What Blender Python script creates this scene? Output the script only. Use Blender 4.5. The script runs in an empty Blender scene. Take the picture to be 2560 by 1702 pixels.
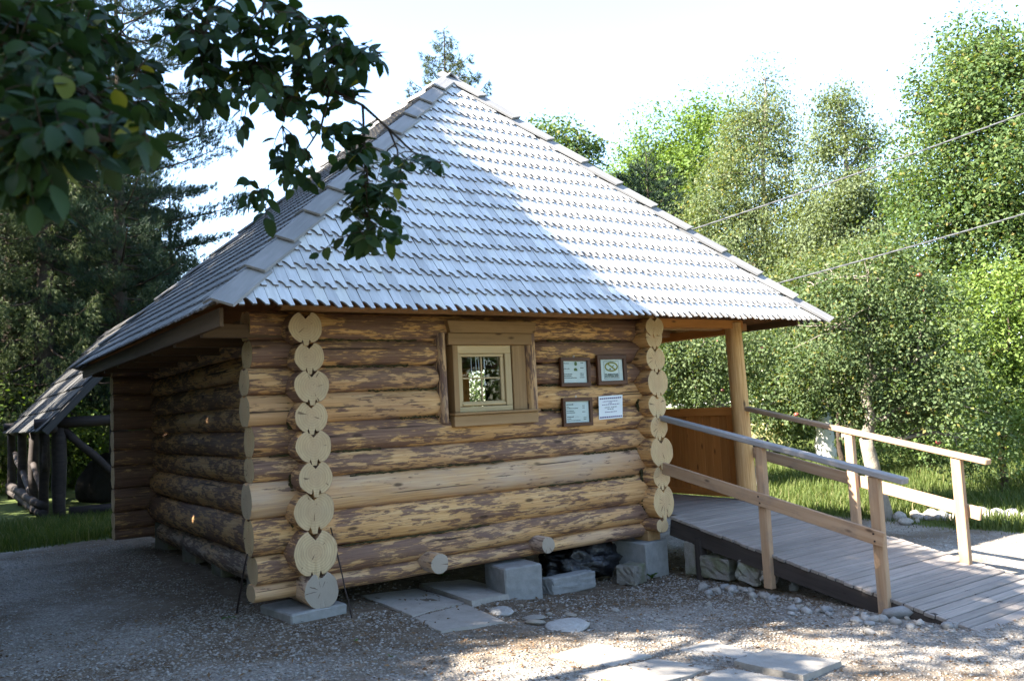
import bpy, bmesh, math, random
import numpy as np
from mathutils import Vector, Matrix
random.seed(7)
RNG = np.random.default_rng(11)
S = bpy.context.scene
COL = S.collection
RAD = math.radians

# ------------------------------------------------------------------ camera
F_PX, YAW, PITCH, ROLL = 2117.2, .606218, .0790974, -.0498322      # fitted to the photograph (2560 px wide)
CAM = np.array([0, 0, 1.6])
_cy, _sy, _cp, _sp = math.cos(YAW), math.sin(YAW), math.cos(PITCH), math.sin(PITCH)
FW = np.array([_sy*_cp, _cy*_cp, _sp]); _r0 = np.array([_cy, -_sy, 0]); _u0 = np.cross(_r0, FW)
RT = math.cos(ROLL)*_r0 + math.sin(ROLL)*_u0
UP = -math.sin(ROLL)*_r0 + math.cos(ROLL)*_u0
cam = bpy.data.cameras.new('camera'); cam.lens = F_PX/2560*36; cam.sensor_width = 36; cam.clip_start = .05; cam.clip_end = 2000
camo = bpy.data.objects.new('camera', cam); COL.objects.link(camo)
camo.matrix_world = Matrix(((RT[0], UP[0], -FW[0], CAM[0]), (RT[1], UP[1], -FW[1], CAM[1]), (RT[2], UP[2], -FW[2], CAM[2]), (0, 0, 0, 1)))
S.camera = camo
cam.dof.use_dof = True; cam.dof.focus_distance = 7.8; cam.dof.aperture_fstop = 3.4

# ------------------------------------------------------------------ sky, sun, exposure
SUN_EL, SUN_OFF = 42.0, 15.0           # sun stands over the -X side, turned 15 degrees behind the front wall
sv = Vector((-math.cos(RAD(SUN_EL))*math.cos(RAD(SUN_OFF)), math.cos(RAD(SUN_EL))*math.sin(RAD(SUN_OFF)), math.sin(RAD(SUN_EL))))
w = bpy.data.worlds.new('World'); S.world = w; w.use_nodes = True
nt = w.node_tree; nt.nodes.clear()
sky = nt.nodes.new('ShaderNodeTexSky'); sky.sky_type = 'NISHITA'; sky.sun_disc = False
sky.sun_elevation = RAD(SUN_EL); sky.sun_rotation = math.atan2(sv.x, sv.y)
sky.altitude = 300; sky.air_density = 1.0; sky.dust_density = .7; sky.ozone_density = 1.0
bg = nt.nodes.new('ShaderNodeBackground'); bg.inputs['Strength'].default_value = .11
wo = nt.nodes.new('ShaderNodeOutputWorld')
nt.links.new(sky.outputs[0], bg.inputs[0]); nt.links.new(bg.outputs[0], wo.inputs[0])
sun = bpy.data.lights.new('sun', 'SUN'); sun.energy = 5.0; sun.angle = RAD(.53); sun.color = (1, .93, .82)
suno = bpy.data.objects.new('sun', sun); COL.objects.link(suno)
suno.rotation_euler = sv.to_track_quat('Z', 'Y').to_euler()
S.view_settings.view_transform = 'Standard'; S.view_settings.look = 'None'
S.view_settings.exposure = 2.85; S.view_settings.gamma = 1
S.view_settings.use_curve_mapping = False

# ------------------------------------------------------------------ pixel helpers (a pixel is only a direction)
def ray(x, y):
    d = FW*F_PX + RT*(x-1280) - UP*(y-851)
    return d/np.linalg.norm(d)
def on(x, y, ax, v):
    d = ray(x, y); return CAM + d*((v-CAM[ax])/d[ax])
DD = 2560/2358.0
def far(dx, dy, dist):                    # shown-picture pixel at a horizontal distance
    d = ray(dx*DD, dy*DD); return CAM + d*(dist/math.hypot(d[0], d[1]))
def smooth(t): t = np.clip(t, 0, 1); return t*t*(3-2*t)
def g(x, y):                              # ground height
    return -.27*smooth((np.asarray(x)-2.4)/3.6) + .35*smooth((np.asarray(x)-12)/12.0)
def ground_at(x, y):
    d = ray(x, y); t = 3.0
    for _ in range(60):
        p = CAM+d*t; h = p[2]-float(g(p[0], p[1])); t += h/(-d[2])*.7
    return CAM+d*t

# ------------------------------------------------------------------ object helpers
WM = {}
def put(o, parent=None, M=None):
    M = M if M is not None else Matrix.Identity(4)
    COL.objects.link(o)
    if parent is not None:
        o.parent = parent; o.matrix_basis = WM[parent.name].inverted() @ M
    else: o.matrix_basis = M
    WM[o.name] = M.copy()
    return o
def tag(o, label=None, cat=None, group=None, kind=None):
    if label: o['label'] = label
    if cat: o['category'] = cat
    if group: o['group'] = group
    if kind: o['kind'] = kind
    return o
def empty(name, loc, label=None, cat=None, group=None, kind=None, parent=None):
    o = bpy.data.objects.new(name, None); o.empty_display_size = .2
    put(o, parent, Matrix.Translation(Vector(loc)))
    return tag(o, label, cat, group, kind)
def pymesh(name, V, Fc, mats=(), mi=None, smooth_=False):
    me = bpy.data.meshes.new(name); me.from_pydata([tuple(v) for v in V], [], [tuple(f) for f in Fc])
    for m in mats: me.materials.append(m)
    if mi is not None: me.polygons.foreach_set('material_index', np.asarray(mi, np.int32))
    if smooth_: me.polygons.foreach_set('use_smooth', np.ones(len(me.polygons), bool))
    me.update(); return me
def fastmesh(name, V, Fc, mat, tint=None, smooth_=False):
    """V (n,3), Fc (m,k) arrays"""
    V = np.asarray(V, np.float32); Fc = np.asarray(Fc, np.int32); m, k = Fc.shape
    me = bpy.data.meshes.new(name)
    me.vertices.add(len(V)); me.vertices.foreach_set('co', V.ravel())
    me.loops.add(m*k); me.loops.foreach_set('vertex_index', Fc.ravel())
    me.polygons.add(m); me.polygons.foreach_set('loop_start', np.arange(0, m*k, k, dtype=np.int32))
    me.polygons.foreach_set('loop_total', np.full(m, k, np.int32))
    if smooth_: me.polygons.foreach_set('use_smooth', np.ones(m, bool))
    if tint is not None:
        a = me.attributes.new('tint', 'FLOAT', 'FACE'); a.data.foreach_set('value', np.asarray(tint, np.float32))
    me.materials.append(mat); me.update(calc_edges=True); me.validate(); return me
def obj(name, me, parent=None, M=None): return put(bpy.data.objects.new(name, me), parent, M)
def frame(p, x, z):
    """matrix with local X along x and local Z near z"""
    x = Vector(x).normalized(); z = Vector(z); y = z.cross(x).normalized(); z = x.cross(y)
    return Matrix(((x.x, y.x, z.x, p[0]), (x.y, y.y, z.y, p[1]), (x.z, y.z, z.z, p[2]), (0, 0, 0, 1)))
_boxcache = {}
def box_mesh(L, W, T, mat, bev=.004, wob=0.0, seed=0, sub=0):
    key = (round(L, 3), round(W, 3), round(T, 3), mat.name, bev, wob, seed, sub)
    if key in _boxcache: return _boxcache[key]
    bm = bmesh.new(); bmesh.ops.create_cube(bm, size=1)
    for v in bm.verts: v.co = Vector((v.co.x*L, v.co.y*W, v.co.z*T))
    if sub: 
        ed = [e for e in bm.edges if abs((e.verts[0].co-e.verts[1].co).x) > L*.9]
        bmesh.ops.subdivide_edges(bm, edges=ed, cuts=sub, use_grid_fill=True)
    if bev: bmesh.ops.bevel(bm, geom=list(bm.edges) if not sub else [e for e in bm.edges if len(e.link_faces) == 2 and e.calc_face_angle(0) > .5], offset=bev, segments=1, affect='EDGES')
    if wob:
        r = random.Random(seed); ph = [r.uniform(0, 6.3) for _ in range(6)]
        for v in bm.verts:
            v.co.y += wob*math.sin(v.co.x*2.1/max(L, .3)*3+ph[0]) + wob*.5*r.uniform(-1, 1)
            v.co.z += wob*math.sin(v.co.x*2.7/max(L, .3)*3+ph[1])
    me = bpy.data.meshes.new('box'); bm.to_mesh(me); bm.free(); me.materials.append(mat)
    _boxcache[key] = me; return me
def board(name, parent, p0, p1, W, T, mat, up=(0, 0, 1), bev=.004, wob=0.0, seed=0, sub=0):
    p0 = Vector(p0); p1 = Vector(p1)
    me = box_mesh((p1-p0).length, W, T, mat, bev, wob, seed, sub)
    return obj(name, me, parent, frame((p0+p1)/2, p1-p0, up))
def box3(name, parent, lo, hi, mat, bev=.004, wob=0, seed=0):
    """axis-aligned box whose longest side becomes local X"""
    lo = Vector(lo); hi = Vector(hi); s = hi-lo; c = (lo+hi)/2
    ax = max(range(3), key=lambda i: s[i]); o = [(1, 2), (0, 2), (0, 1)][ax]
    x = Vector([1 if i == ax else 0 for i in range(3)]); z = Vector([1 if i == o[1] else 0 for i in range(3)])
    return obj(name, box_mesh(s[ax], s[o[0]], s[o[1]], mat, bev, wob, seed), parent, frame(c, x, z))
def tube(pts, rad, n=8, cap=True):
    """tapered tube through points -> V,F lists"""
    pts = [Vector(p) for p in pts]; V = []; Fc = []
    prev = None
    for i, p in enumerate(pts):
        d = (pts[min(i+1, len(pts)-1)]-pts[max(i-1, 0)]).normalized()
        a = d.orthogonal().normalized() if prev is None else (prev-d*prev.dot(d)).normalized()
        prev = a; b = d.cross(a)
        for k in range(n):
            t = 2*math.pi*k/n; V.append(p+(a*math.cos(t)+b*math.sin(t))*rad[i])
    for i in range(len(pts)-1):
        for k in range(n): Fc.append((i*n+k, i*n+(k+1) % n, (i+1)*n+(k+1) % n, (i+1)*n+k))
    if cap:
        Fc.append(tuple(reversed(range(n)))); Fc.append(tuple(range((len(pts)-1)*n, len(pts)*n)))
    return V, Fc
class MB:
    def __init__(s): s.V = []; s.F = []
    def add(s, V, Fc):
        o = len(s.V); s.V += list(V); s.F += [tuple(i+o for i in f) for f in Fc]
    def mesh(s, name, mat, sm=True): return pymesh(name, s.V, s.F, (mat,), None, sm)

# ------------------------------------------------------------------ materials
def newmat(name, rough=.8, spec=.25):
    m = bpy.data.materials.new(name); m.use_nodes = True
    b = m.node_tree.nodes['Principled BSDF']; b.inputs['Roughness'].default_value = rough
    b.inputs['Specular IOR Level'].default_value = spec
    return m, m.node_tree, b
def N(nt, typ, **kw):
    n = nt.nodes.new(typ)
    for k, v in kw.items():
        if k in n.inputs: 
            n.inputs[k].default_value = v
        else: setattr(n, k, v)
    return n
def L(nt, a, b): nt.links.new(a, b)
def coords(nt, scale=(1, 1, 1), rnd=True, src='Object'):
    tc = nt.nodes.new('ShaderNodeTexCoord'); mp = nt.nodes.new('ShaderNodeMapping'); mp.inputs['Scale'].default_value = scale
    L(nt, tc.outputs[src], mp.inputs['Vector'])
    if rnd:
        oi = nt.nodes.new('ShaderNodeObjectInfo'); vm = N(nt, 'ShaderNodeVectorMath', operation='MULTIPLY'); 
        cb = nt.nodes.new('ShaderNodeCombineXYZ')
        for i in range(3): L(nt, oi.outputs['Random'], cb.inputs[i])
        L(nt, cb.outputs[0], vm.inputs[0]); vm.inputs[1].default_value = (37, 53, 71); L(nt, vm.outputs[0], mp.inputs['Location'])
    return mp.outputs[0]
def noise(nt, vec, scale=1, detail=4, rough=.55, dist=0):
    n = N(nt, 'ShaderNodeTexNoise'); n.inputs['Scale'].default_value = scale; n.inputs['Detail'].default_value = detail
    n.inputs['Roughness'].default_value = rough; n.inputs['Distortion'].default_value = dist
    if vec is not None: L(nt, vec, n.inputs['Vector'])
    return n.outputs['Fac']
def ramp(nt, fac, stops, interp='LINEAR'):
    r = nt.nodes.new('ShaderNodeValToRGB'); r.color_ramp.interpolation = interp
    el = r.color_ramp.elements
    while len(el) < len(stops): el.new(.5)
    for e, (p, c) in zip(el, stops): e.position = p; e.color = (*c, 1) if len(c) == 3 else c
    L(nt, fac, r.inputs['Fac']); return r.outputs['Color']
def mix(nt, fac, a, b, mode='MIX'):
    m = nt.nodes.new('ShaderNodeMix'); m.data_type = 'RGBA'; m.blend_type = mode
    for sck, v in ((m.inputs[0], fac), (m.inputs[6], a), (m.inputs[7], b)):
        if hasattr(v, 'is_output'): L(nt, v, sck)
        elif isinstance(v, (int, float)): sck.default_value = v
        else: sck.default_value = (*v, 1)
    return m.outputs[2]
def mth(nt, op, a, b=None, c=None, clamp=False):
    m = N(nt, 'ShaderNodeMath', operation=op); m.use_clamp = clamp
    for i, v in enumerate((a, b, c)):
        if v is None: continue
        if hasattr(v, 'is_output'): L(nt, v, m.inputs[i])
        else: m.inputs[i].default_value = v
    return m.outputs[0]
def bump(nt, bsdf, h, strength=.4, dist=.01):
    b = nt.nodes.new('ShaderNodeBump'); b.inputs['Strength'].default_value = strength; b.inputs['Distance'].default_value = dist
    L(nt, h, b.inputs['Height']); L(nt, b.outputs[0], bsdf.inputs['Normal'])
def oattr(nt, name):
    a = nt.nodes.new('ShaderNodeAttribute'); a.attribute_type = 'OBJECT'; a.attribute_name = name; return a.outputs['Fac']
def wood(name, ca, cb, dark=(.12, .06, .03), grain=26, knots=.10, stain=0.0, stainc=(.05, .04, .035), rough=.75, vary=.25, bstr=.25):
    """sawn board: grain runs along local X"""
    m, nt, b = newmat(name, rough)
    v = coords(nt, (1.2, grain, grain))
    n1 = noise(nt, v, 1, 6, .62, .35)
    col = ramp(nt, n1, [(.28, ca), (.72, cb)])
    v3 = coords(nt, (1.5, 5, 5)); n3 = noise(nt, v3, 1, 3)
    col = mix(nt, mth(nt, 'MULTIPLY', n3, .45), col, tuple(.55*x for x in ca))
    vk = coords(nt, (2.6, 7, 7)); vo = N(nt, 'ShaderNodeTexVoronoi'); vo.inputs['Scale'].default_value = 1; L(nt, vk, vo.inputs['Vector'])
    k = ramp(nt, vo.outputs['Distance'], [(knots*.55, (1, 1, 1)), (knots*1.3, (0, 0, 0))])
    col = mix(nt, mth(nt, 'MULTIPLY', k, .85), col, dark)
    if stain:
        vs = coords(nt, (1.3, 3.2, 3.2)); ns = noise(nt, vs, 1.6, 6, .7)
        sm = ramp(nt, ns, [(.52, (0, 0, 0)), (.72, (1, 1, 1))])
        col = mix(nt, mth(nt, 'MULTIPLY', sm, stain), col, stainc)
    oi = nt.nodes.new('ShaderNodeObjectInfo')
    hv = nt.nodes.new('ShaderNodeHueSaturation'); L(nt, col, hv.inputs['Color'])
    L(nt, mth(nt, 'MULTIPLY_ADD', oi.outputs['Random'], vary, 1-vary/2), hv.inputs['Value'])
    L(nt, hv.outputs[0], b.inputs['Base Color'])
    bump(nt, b, n1, bstr, .004)
    return m
# peeled log: pale wood with islands of brown inner bark, stretched along the log
def log_mat():
    m, nt, b = newmat('peeled_log', .72)
    v = coords(nt, (3.6, 17, 17)); n1 = noise(nt, v, 1, 6, .62, .5)
    v2 = coords(nt, (9, 62, 62)); n2 = noise(nt, v2, 1, 5, .65)
    vb = coords(nt, (.9, 2.0, 2.0)); nb = noise(nt, vb, 1, 2)
    e = mth(nt, 'ADD', mth(nt, 'MULTIPLY', n1, .60), mth(nt, 'MULTIPLY', n2, .40))
    e = mth(nt, 'ADD', e, mth(nt, 'MULTIPLY', mth(nt, 'SUBTRACT', nb, .5), .30))
    e = mth(nt, 'ADD', e, mth(nt, 'MULTIPLY', mth(nt, 'SUBTRACT', oattr(nt, 'bark'), .66), .34))
    mask = ramp(nt, e, [(.492, (0, 0, 0)), (.508, (.75, .75, .75)), (.56, (1, 1, 1))])
    rim = ramp(nt, e, [(.475, (0, 0, 0)), (.505, (1, 1, 1)), (.535, (.25, .25, .25)), (.6, (0, 0, 0))])
    vg = coords(nt, (2.0, 60, 60)); ng = noise(nt, vg, 1, 5, .6, .3)
    wc = ramp(nt, ng, [(.3, (.42, .205, .066)), (.5, (.60, .335, .122)), (.72, (.73, .47, .21))])
    n5 = noise(nt, coords(nt, (1.0, 4, 4)), 1, 3)
    wc = mix(nt, mth(nt, 'MULTIPLY', ramp(nt, n5, [(.45, (0, 0, 0)), (.7, (1, 1, 1))]), .4), wc, (.40, .18, .062))
    gr = mth(nt, 'MULTIPLY', oattr(nt, 'grey'), ramp(nt, noise(nt, coords(nt, (1.6, 6, 6)), 1, 4), [(.35, (.35, .35, .35)), (.65, (1, 1, 1))]))
    wc = mix(nt, gr, wc, (.43, .375, .335))
    bc = ramp(nt, ng, [(.3, (.125, .064, .040)), (.7, (.265, .150, .098))])
    bc = mix(nt, mth(nt, 'MULTIPLY', gr, .8), bc, (.19, .155, .148))
    col = mix(nt, mask, wc, bc)
    col = mix(nt, mth(nt, 'MULTIPLY', rim, .28), col, (.10, .052, .03))
    vo = N(nt, 'ShaderNodeTexVoronoi'); vo.inputs['Scale'].default_value = 1; L(nt, coords(nt, (2.2, 6.5, 6.5)), vo.inputs['Vector'])
    kn = ramp(nt, vo.outputs['Distance'], [(.075, (1, 1, 1)), (.14, (0, 0, 0))])
    col = mix(nt, mth(nt, 'MULTIPLY', kn, .8), col, (.045, .024, .014))
    ck = ramp(nt, noise(nt, coords(nt, (.7, 34, 34)), 1, 2, .5, .2), [(.295, (1, 1, 1)), (.312, (0, 0, 0))])
    col = mix(nt, mth(nt, 'MULTIPLY', ck, .85), col, (.03, .018, .012))
    L(nt, col, b.inputs['Base Color'])
    h = mth(nt, 'ADD', mth(nt, 'MULTIPLY', mask, .9), mth(nt, 'MULTIPLY', ng, .5)); h = mth(nt, 'SUBTRACT', h, mth(nt, 'MULTIPLY', ck, 1.2))
    bump(nt, b, h, .55, .006)
    return m
def end_mat():
    m, nt, b = newmat('log_end_grain', .8)
    tc = nt.nodes.new('ShaderNodeTexCoord'); sx = nt.nodes.new('ShaderNodeSeparateXYZ'); L(nt, tc.outputs['Object'], sx.inputs[0])
    nz = noise(nt, coords(nt, (0.1, 9, 9)), 1, 3)
    rr = mth(nt, 'SQRT', mth(nt, 'ADD', mth(nt, 'POWER', mth(nt, 'ABSOLUTE', sx.outputs[1]), 2), mth(nt, 'POWER', mth(nt, 'ABSOLUTE', sx.outputs[2]), 2)))
    rr = mth(nt, 'ADD', rr, mth(nt, 'MULTIPLY', nz, .02))
    rings = mth(nt, 'SINE', mth(nt, 'MULTIPLY', rr, 300))
    ang = mth(nt, 'ARCTAN2', sx.outputs[1], sx.outputs[2])
    oi = nt.nodes.new('ShaderNodeObjectInfo')
    an = N(nt, 'ShaderNodeTexNoise'); an.noise_dimensions = '2D'; an.inputs['Scale'].default_value = 3.2; an.inputs['Detail'].default_value = 2
    cb = nt.nodes.new('ShaderNodeCombineXYZ'); L(nt, mth(nt, 'ADD', ang, mth(nt, 'MULTIPLY', oi.outputs['Random'], 90)), cb.inputs[0]); L(nt, mth(nt, 'MULTIPLY', rr, 2), cb.inputs[1]); L(nt, cb.outputs[0], an.inputs['Vector'])
    crack = ramp(nt, an.outputs['Fac'], [(.27, (1, 1, 1)), (.285, (0, 0, 0))])
    sw = noise(nt, coords(nt, (1, 34, 9)), 1, 5, .7)
    col = ramp(nt, sw, [(.3, (.54, .365, .175)), (.7, (.70, .52, .28))])
    col = mix(nt, mth(nt, 'MULTIPLY', mth(nt, 'ADD', rings, 1), .17), col, (.26, .16, .075))
    pith = ramp(nt, rr, [(.05, (1, 1, 1)), (.11, (0, 0, 0))])
    col = mix(nt, mth(nt, 'MULTIPLY', pith, .4), col, (.52, .32, .16))
    rim_ = ramp(nt, noise(nt, coords(nt, (1, 5, 5)), 1, 4), [(.4, (0, 0, 0)), (.75, (1, 1, 1))]); col = mix(nt, mth(nt, 'MULTIPLY', rim_, .35), col, (.34, .25, .15))
    col = mix(nt, mth(nt, 'MULTIPLY', mth(nt, 'FRACT', mth(nt, 'MULTIPLY', oi.outputs['Random'], 13.7)), .35), col, (.40, .27, .135))
    col = mix(nt, mth(nt, 'MULTIPLY', oattr(nt, 'grey'), .85), col, (.30, .275, .245))
    col = mix(nt, mth(nt, 'MULTIPLY', crack, .8), col, (.10, .06, .035))
    L(nt, col, b.inputs['Base Color']); bump(nt, b, mth(nt, 'SUBTRACT', sw, crack), .25, .003)
    return m
def shingle_mat(name, ca, cb, dirt=.25):
    m, nt, b = newmat(name, .62, .3)
    a = nt.nodes.new('ShaderNodeAttribute'); a.attribute_name = 'tint'
    oi = nt.nodes.new('ShaderNodeObjectInfo')
    tv = mth(nt, 'ADD', a.outputs['Fac'], mth(nt, 'MULTIPLY', mth(nt, 'FRACT', mth(nt, 'MULTIPLY', oi.outputs['Random'], 1)), mth(nt, 'LESS_THAN', a.outputs['Fac'], .0001)))
    tc = nt.nodes.new('ShaderNodeNewGeometry')
    mp = N(nt, 'ShaderNodeMapping'); mp.inputs['Scale'].default_value = (42, 5, 5); L(nt, tc.outputs['Position'], mp.inputs[0])
    n1 = noise(nt, mp.outputs[0], 1, 5, .6, .2)
    col = ramp(nt, n1, [(.28, ca), (.7, cb)])
    mp2 = N(nt, 'ShaderNodeMapping'); mp2.inputs['Scale'].default_value = (1.1, 1.1, 1.1); L(nt, tc.outputs['Position'], mp2.inputs[0])
    n2 = noise(nt, mp2.outputs[0], 1, 4)
    col = mix(nt, mth(nt, 'MULTIPLY', ramp(nt, n2, [(.45, (0, 0, 0)), (.7, (1, 1, 1))]), dirt), col, tuple(.62*x for x in ca))
    warm = ramp(nt, tv, [(.80, (0, 0, 0)), (.9, (1, 1, 1))])
    col = mix(nt, mth(nt, 'MULTIPLY', warm, .4), col, (.42, .40, .33))
    hv = nt.nodes.new('ShaderNodeHueSaturation'); L(nt, col, hv.inputs['Color']); L(nt, mth(nt, 'MULTIPLY_ADD', tv, .38, .76), hv.inputs['Value'])
    L(nt, hv.outputs[0], b.inputs['Base Color']); bump(nt, b, n1, .22, .003)
    return m
def leaf_mat(name, ca, cb, cc=None, trans=.42, rough=.6, spec=.15, cut=None):
    rough = max(rough, .58); spec = min(spec, .2)
    m, nt, b = newmat(name, rough, spec)
    a = nt.nodes.new('ShaderNodeAttribute'); a.attribute_name = 'tint'
    oi = nt.nodes.new('ShaderNodeObjectInfo')
    t = mth(nt, 'FRACT', mth(nt, 'ADD', a.outputs['Fac'], mth(nt, 'MULTIPLY', oi.outputs['Random'], 7.31)))
    st = [(0, ca), (.9, cb)] + ([(.968, cb), (.985, cc)] if cc else [])
    col = ramp(nt, t, st)
    L(nt, col, b.inputs['Base Color'])
    tr = nt.nodes.new('ShaderNodeBsdfTranslucent')
    L(nt, mix(nt, 1.0, col, (1.0, 1.0, .35), 'MULTIPLY'), tr.inputs['Color'])
    ms = nt.nodes.new('ShaderNodeMixShader'); ms.inputs[0].default_value = trans
    out = nt.nodes['Material Output']; L(nt, b.outputs[0], ms.inputs[1]); L(nt, tr.outputs[0], ms.inputs[2]); L(nt, ms.outputs[0], out.inputs['Surface'])
    return m
def plain(name, c, rough=.7, spec=.3, metal=0, nscale=30, amt=.25, bstr=.2, bdist=.005):
    m, nt, b = newmat(name, rough, spec); b.inputs['Metallic'].default_value = metal
    n1 = noise(nt, coords(nt, (1, 1, 1)), nscale, 6, .65)
    col = mix(nt, mth(nt, 'MULTIPLY', n1, amt*2), c, tuple(.45*x for x in c)); L(nt, col, b.inputs['Base Color'])
    bump(nt, b, n1, bstr, bdist); return m
def stone_mat(name, cols, nscale=8, moss=0):
    m, nt, b = newmat(name, .85, .2)
    oi = nt.nodes.new('ShaderNodeObjectInfo'); a = nt.nodes.new('ShaderNodeAttribute'); a.attribute_name = 'tint'
    t = mth(nt, 'FRACT', mth(nt, 'ADD', a.outputs['Fac'], mth(nt, 'MULTIPLY', oi.outputs['Random'], 5.7)))
    col = ramp(nt, t, [(i/max(1, len(cols)-1), c) for i, c in enumerate(cols)])
    n1 = noise(nt, coords(nt), nscale, 6, .7); n2 = noise(nt, coords(nt), nscale*7, 4, .7)
    col = mix(nt, mth(nt, 'MULTIPLY', ramp(nt, n1, [(.35, (0, 0, 0)), (.7, (1, 1, 1))]), .6), col, (.12, .10, .085))
    col = mix(nt, mth(nt, 'MULTIPLY', n2, .35), col, (.5, .47, .42))
    if moss: col = mix(nt, mth(nt, 'MULTIPLY', ramp(nt, noise(nt, coords(nt), 5, 5), [(.45, (0, 0, 0)), (.65, (1, 1, 1))]), moss), col, (.09, .11, .03))
    L(nt, col, b.inputs['Base Color']); bump(nt, b, mth(nt, 'ADD', n1, n2), .5, .01)
    return m
M_LOG = log_mat(); M_END = end_mat()
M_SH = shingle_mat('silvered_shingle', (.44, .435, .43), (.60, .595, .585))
M_SHEDGE = plain('shingle_cut_edge_shade', (.20, .19, .185), .9, .1)  # cut wood, toned darker to paint in the shade under each tooth
M_SHL = shingle_mat('weathered_shingle', (.085, .083, .078), (.20, .193, .178), .4)  # darker copy of the silvered shingle: the slope's shade is in the colour
M_CAP = wood('grey_ridge_board', (.20, .195, .19), (.31, .30, .295), (.10, .09, .085), 22, .05, .25, (.14, .135, .13))
M_TRIM = wood('brown_window_board', (.27, .155, .066), (.43, .265, .125), (.09, .045, .02), 24, .10, .35, (.16, .10, .055))
M_SASH = wood('pale_window_wood', (.52, .38, .20), (.66, .50, .28), (.25, .14, .06), 34, .05)
M_ORANGE = wood('varnished_orange_board', (.44, .165, .042), (.60, .255, .068), (.10, .04, .015), 20, .10)
M_DECK = wood('weathered_deck_board', (.20, .172, .148), (.37, .325, .285), (.10, .08, .07), 34, .05, .45, (.14, .12, .11), vary=.3)
M_RAIL = wood('weathered_rail_board', (.34, .205, .115), (.50, .35, .225), (.07, .04, .026), 24, .10, .75, (.16, .13, .11))
M_RAILTOP = wood('grey_handrail', (.25, .235, .225), (.36, .34, .32), (.12, .09, .08), 30, .05, .3, (.22, .2, .19))
M_DARKW = wood('dark_stained_timber', (.030, .024, .022), (.075, .060, .052), (.015, .01, .01), 18, .05)
M_SOFFIT = wood('soffit_board', (.30, .155, .066), (.43, .24, .11), (.12, .06, .03), 20, .08)
M_FRAME = wood('dark_picture_frame', (.075, .030, .016), (.135, .060, .030), (.03, .015, .01), 40, .02, rough=.45)
M_CONC = plain('concrete', (.34, .335, .32), .9, .15, 0, 13, .5, .5, .01)
M_CONCD = stone_mat('old_mossy_block', [(.10, .09, .075), (.16, .145, .12)], 9, .55)
M_SLAB = stone_mat('paving_concrete', [(.27, .245, .213), (.33, .305, .272)], 6)
M_STONE = stone_mat('river_stone', [(.26, .235, .205), (.36, .345, .32), (.30, .255, .19), (.21, .22, .23), (.42, .405, .375)], 10)
M_PEB = stone_mat('gravel_pebble', [(.16, .15, .138), (.31, .29, .265), (.25, .205, .155), (.45, .43, .40), (.19, .188, .19)], 20)
M_IRON = plain('rusty_iron', (.05, .035, .03), .7, .3, .3)
M_BARK = plain('tree_bark', (.075, .056, .042), .9, .1, 0, 14, .5, .9, .03)
M_BARKL = plain('pale_bark', (.30, .26, .21), .9, .1, 0, 14, .5, .9, .02)
M_LIME = plain('limewashed_trunk', (.62, .60, .55), .9, .1, 0, 9, .35, .6, .02)
M_CABLE = plain('cable_sheath', (.16, .16, .165), .5)
M_WHITE = plain('white_print_paper', (.74, .78, .79), .6, .2, 0, 3, .04, .02)
M_INK = plain('dark_green_ink', (.075, .10, .085), .7)
M_OLIVE = plain('olive_yellow_print', (.30, .27, .03), .7)
M_NAVY = plain('violet_print', (.16, .12, .24), .7)
M_GREENPR = plain('green_print', (.14, .20, .07), .7)
def glass_mat(ior=1.5):
    m, nt, b = newmat('window_glass' if ior > 1.4 else 'picture_glass', .02, .5)
    gl = nt.nodes.new('ShaderNodeBsdfGlossy'); gl.inputs['Roughness'].default_value = .01
    tr = nt.nodes.new('ShaderNodeBsdfTransparent'); tr.inputs['Color'].default_value = (.93, .95, .94, 1)
    fr = nt.nodes.new('ShaderNodeFresnel'); fr.inputs['IOR'].default_value = ior
    ms = nt.nodes.new('ShaderNodeMixShader'); L(nt, fr.outputs[0], ms.inputs[0]); L(nt, tr.outputs[0], ms.inputs[1]); L(nt, gl.outputs[0], ms.inputs[2])
    L(nt, ms.outputs[0], nt.nodes['Material Output'].inputs['Surface']); return m
M_GLASS = glass_mat(); M_PICGLASS = glass_mat(1.22)
def bag_mat():
    m, nt, b = newmat('black_plastic', .22, .6); b.inputs['Base Color'].default_value = (.012, .012, .014, 1)
    bump(nt, b, noise(nt, coords(nt, (7, 7, 7)), 2, 4, .6, 1.5), .7, .03); return m
M_BAG = bag_mat()
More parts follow.
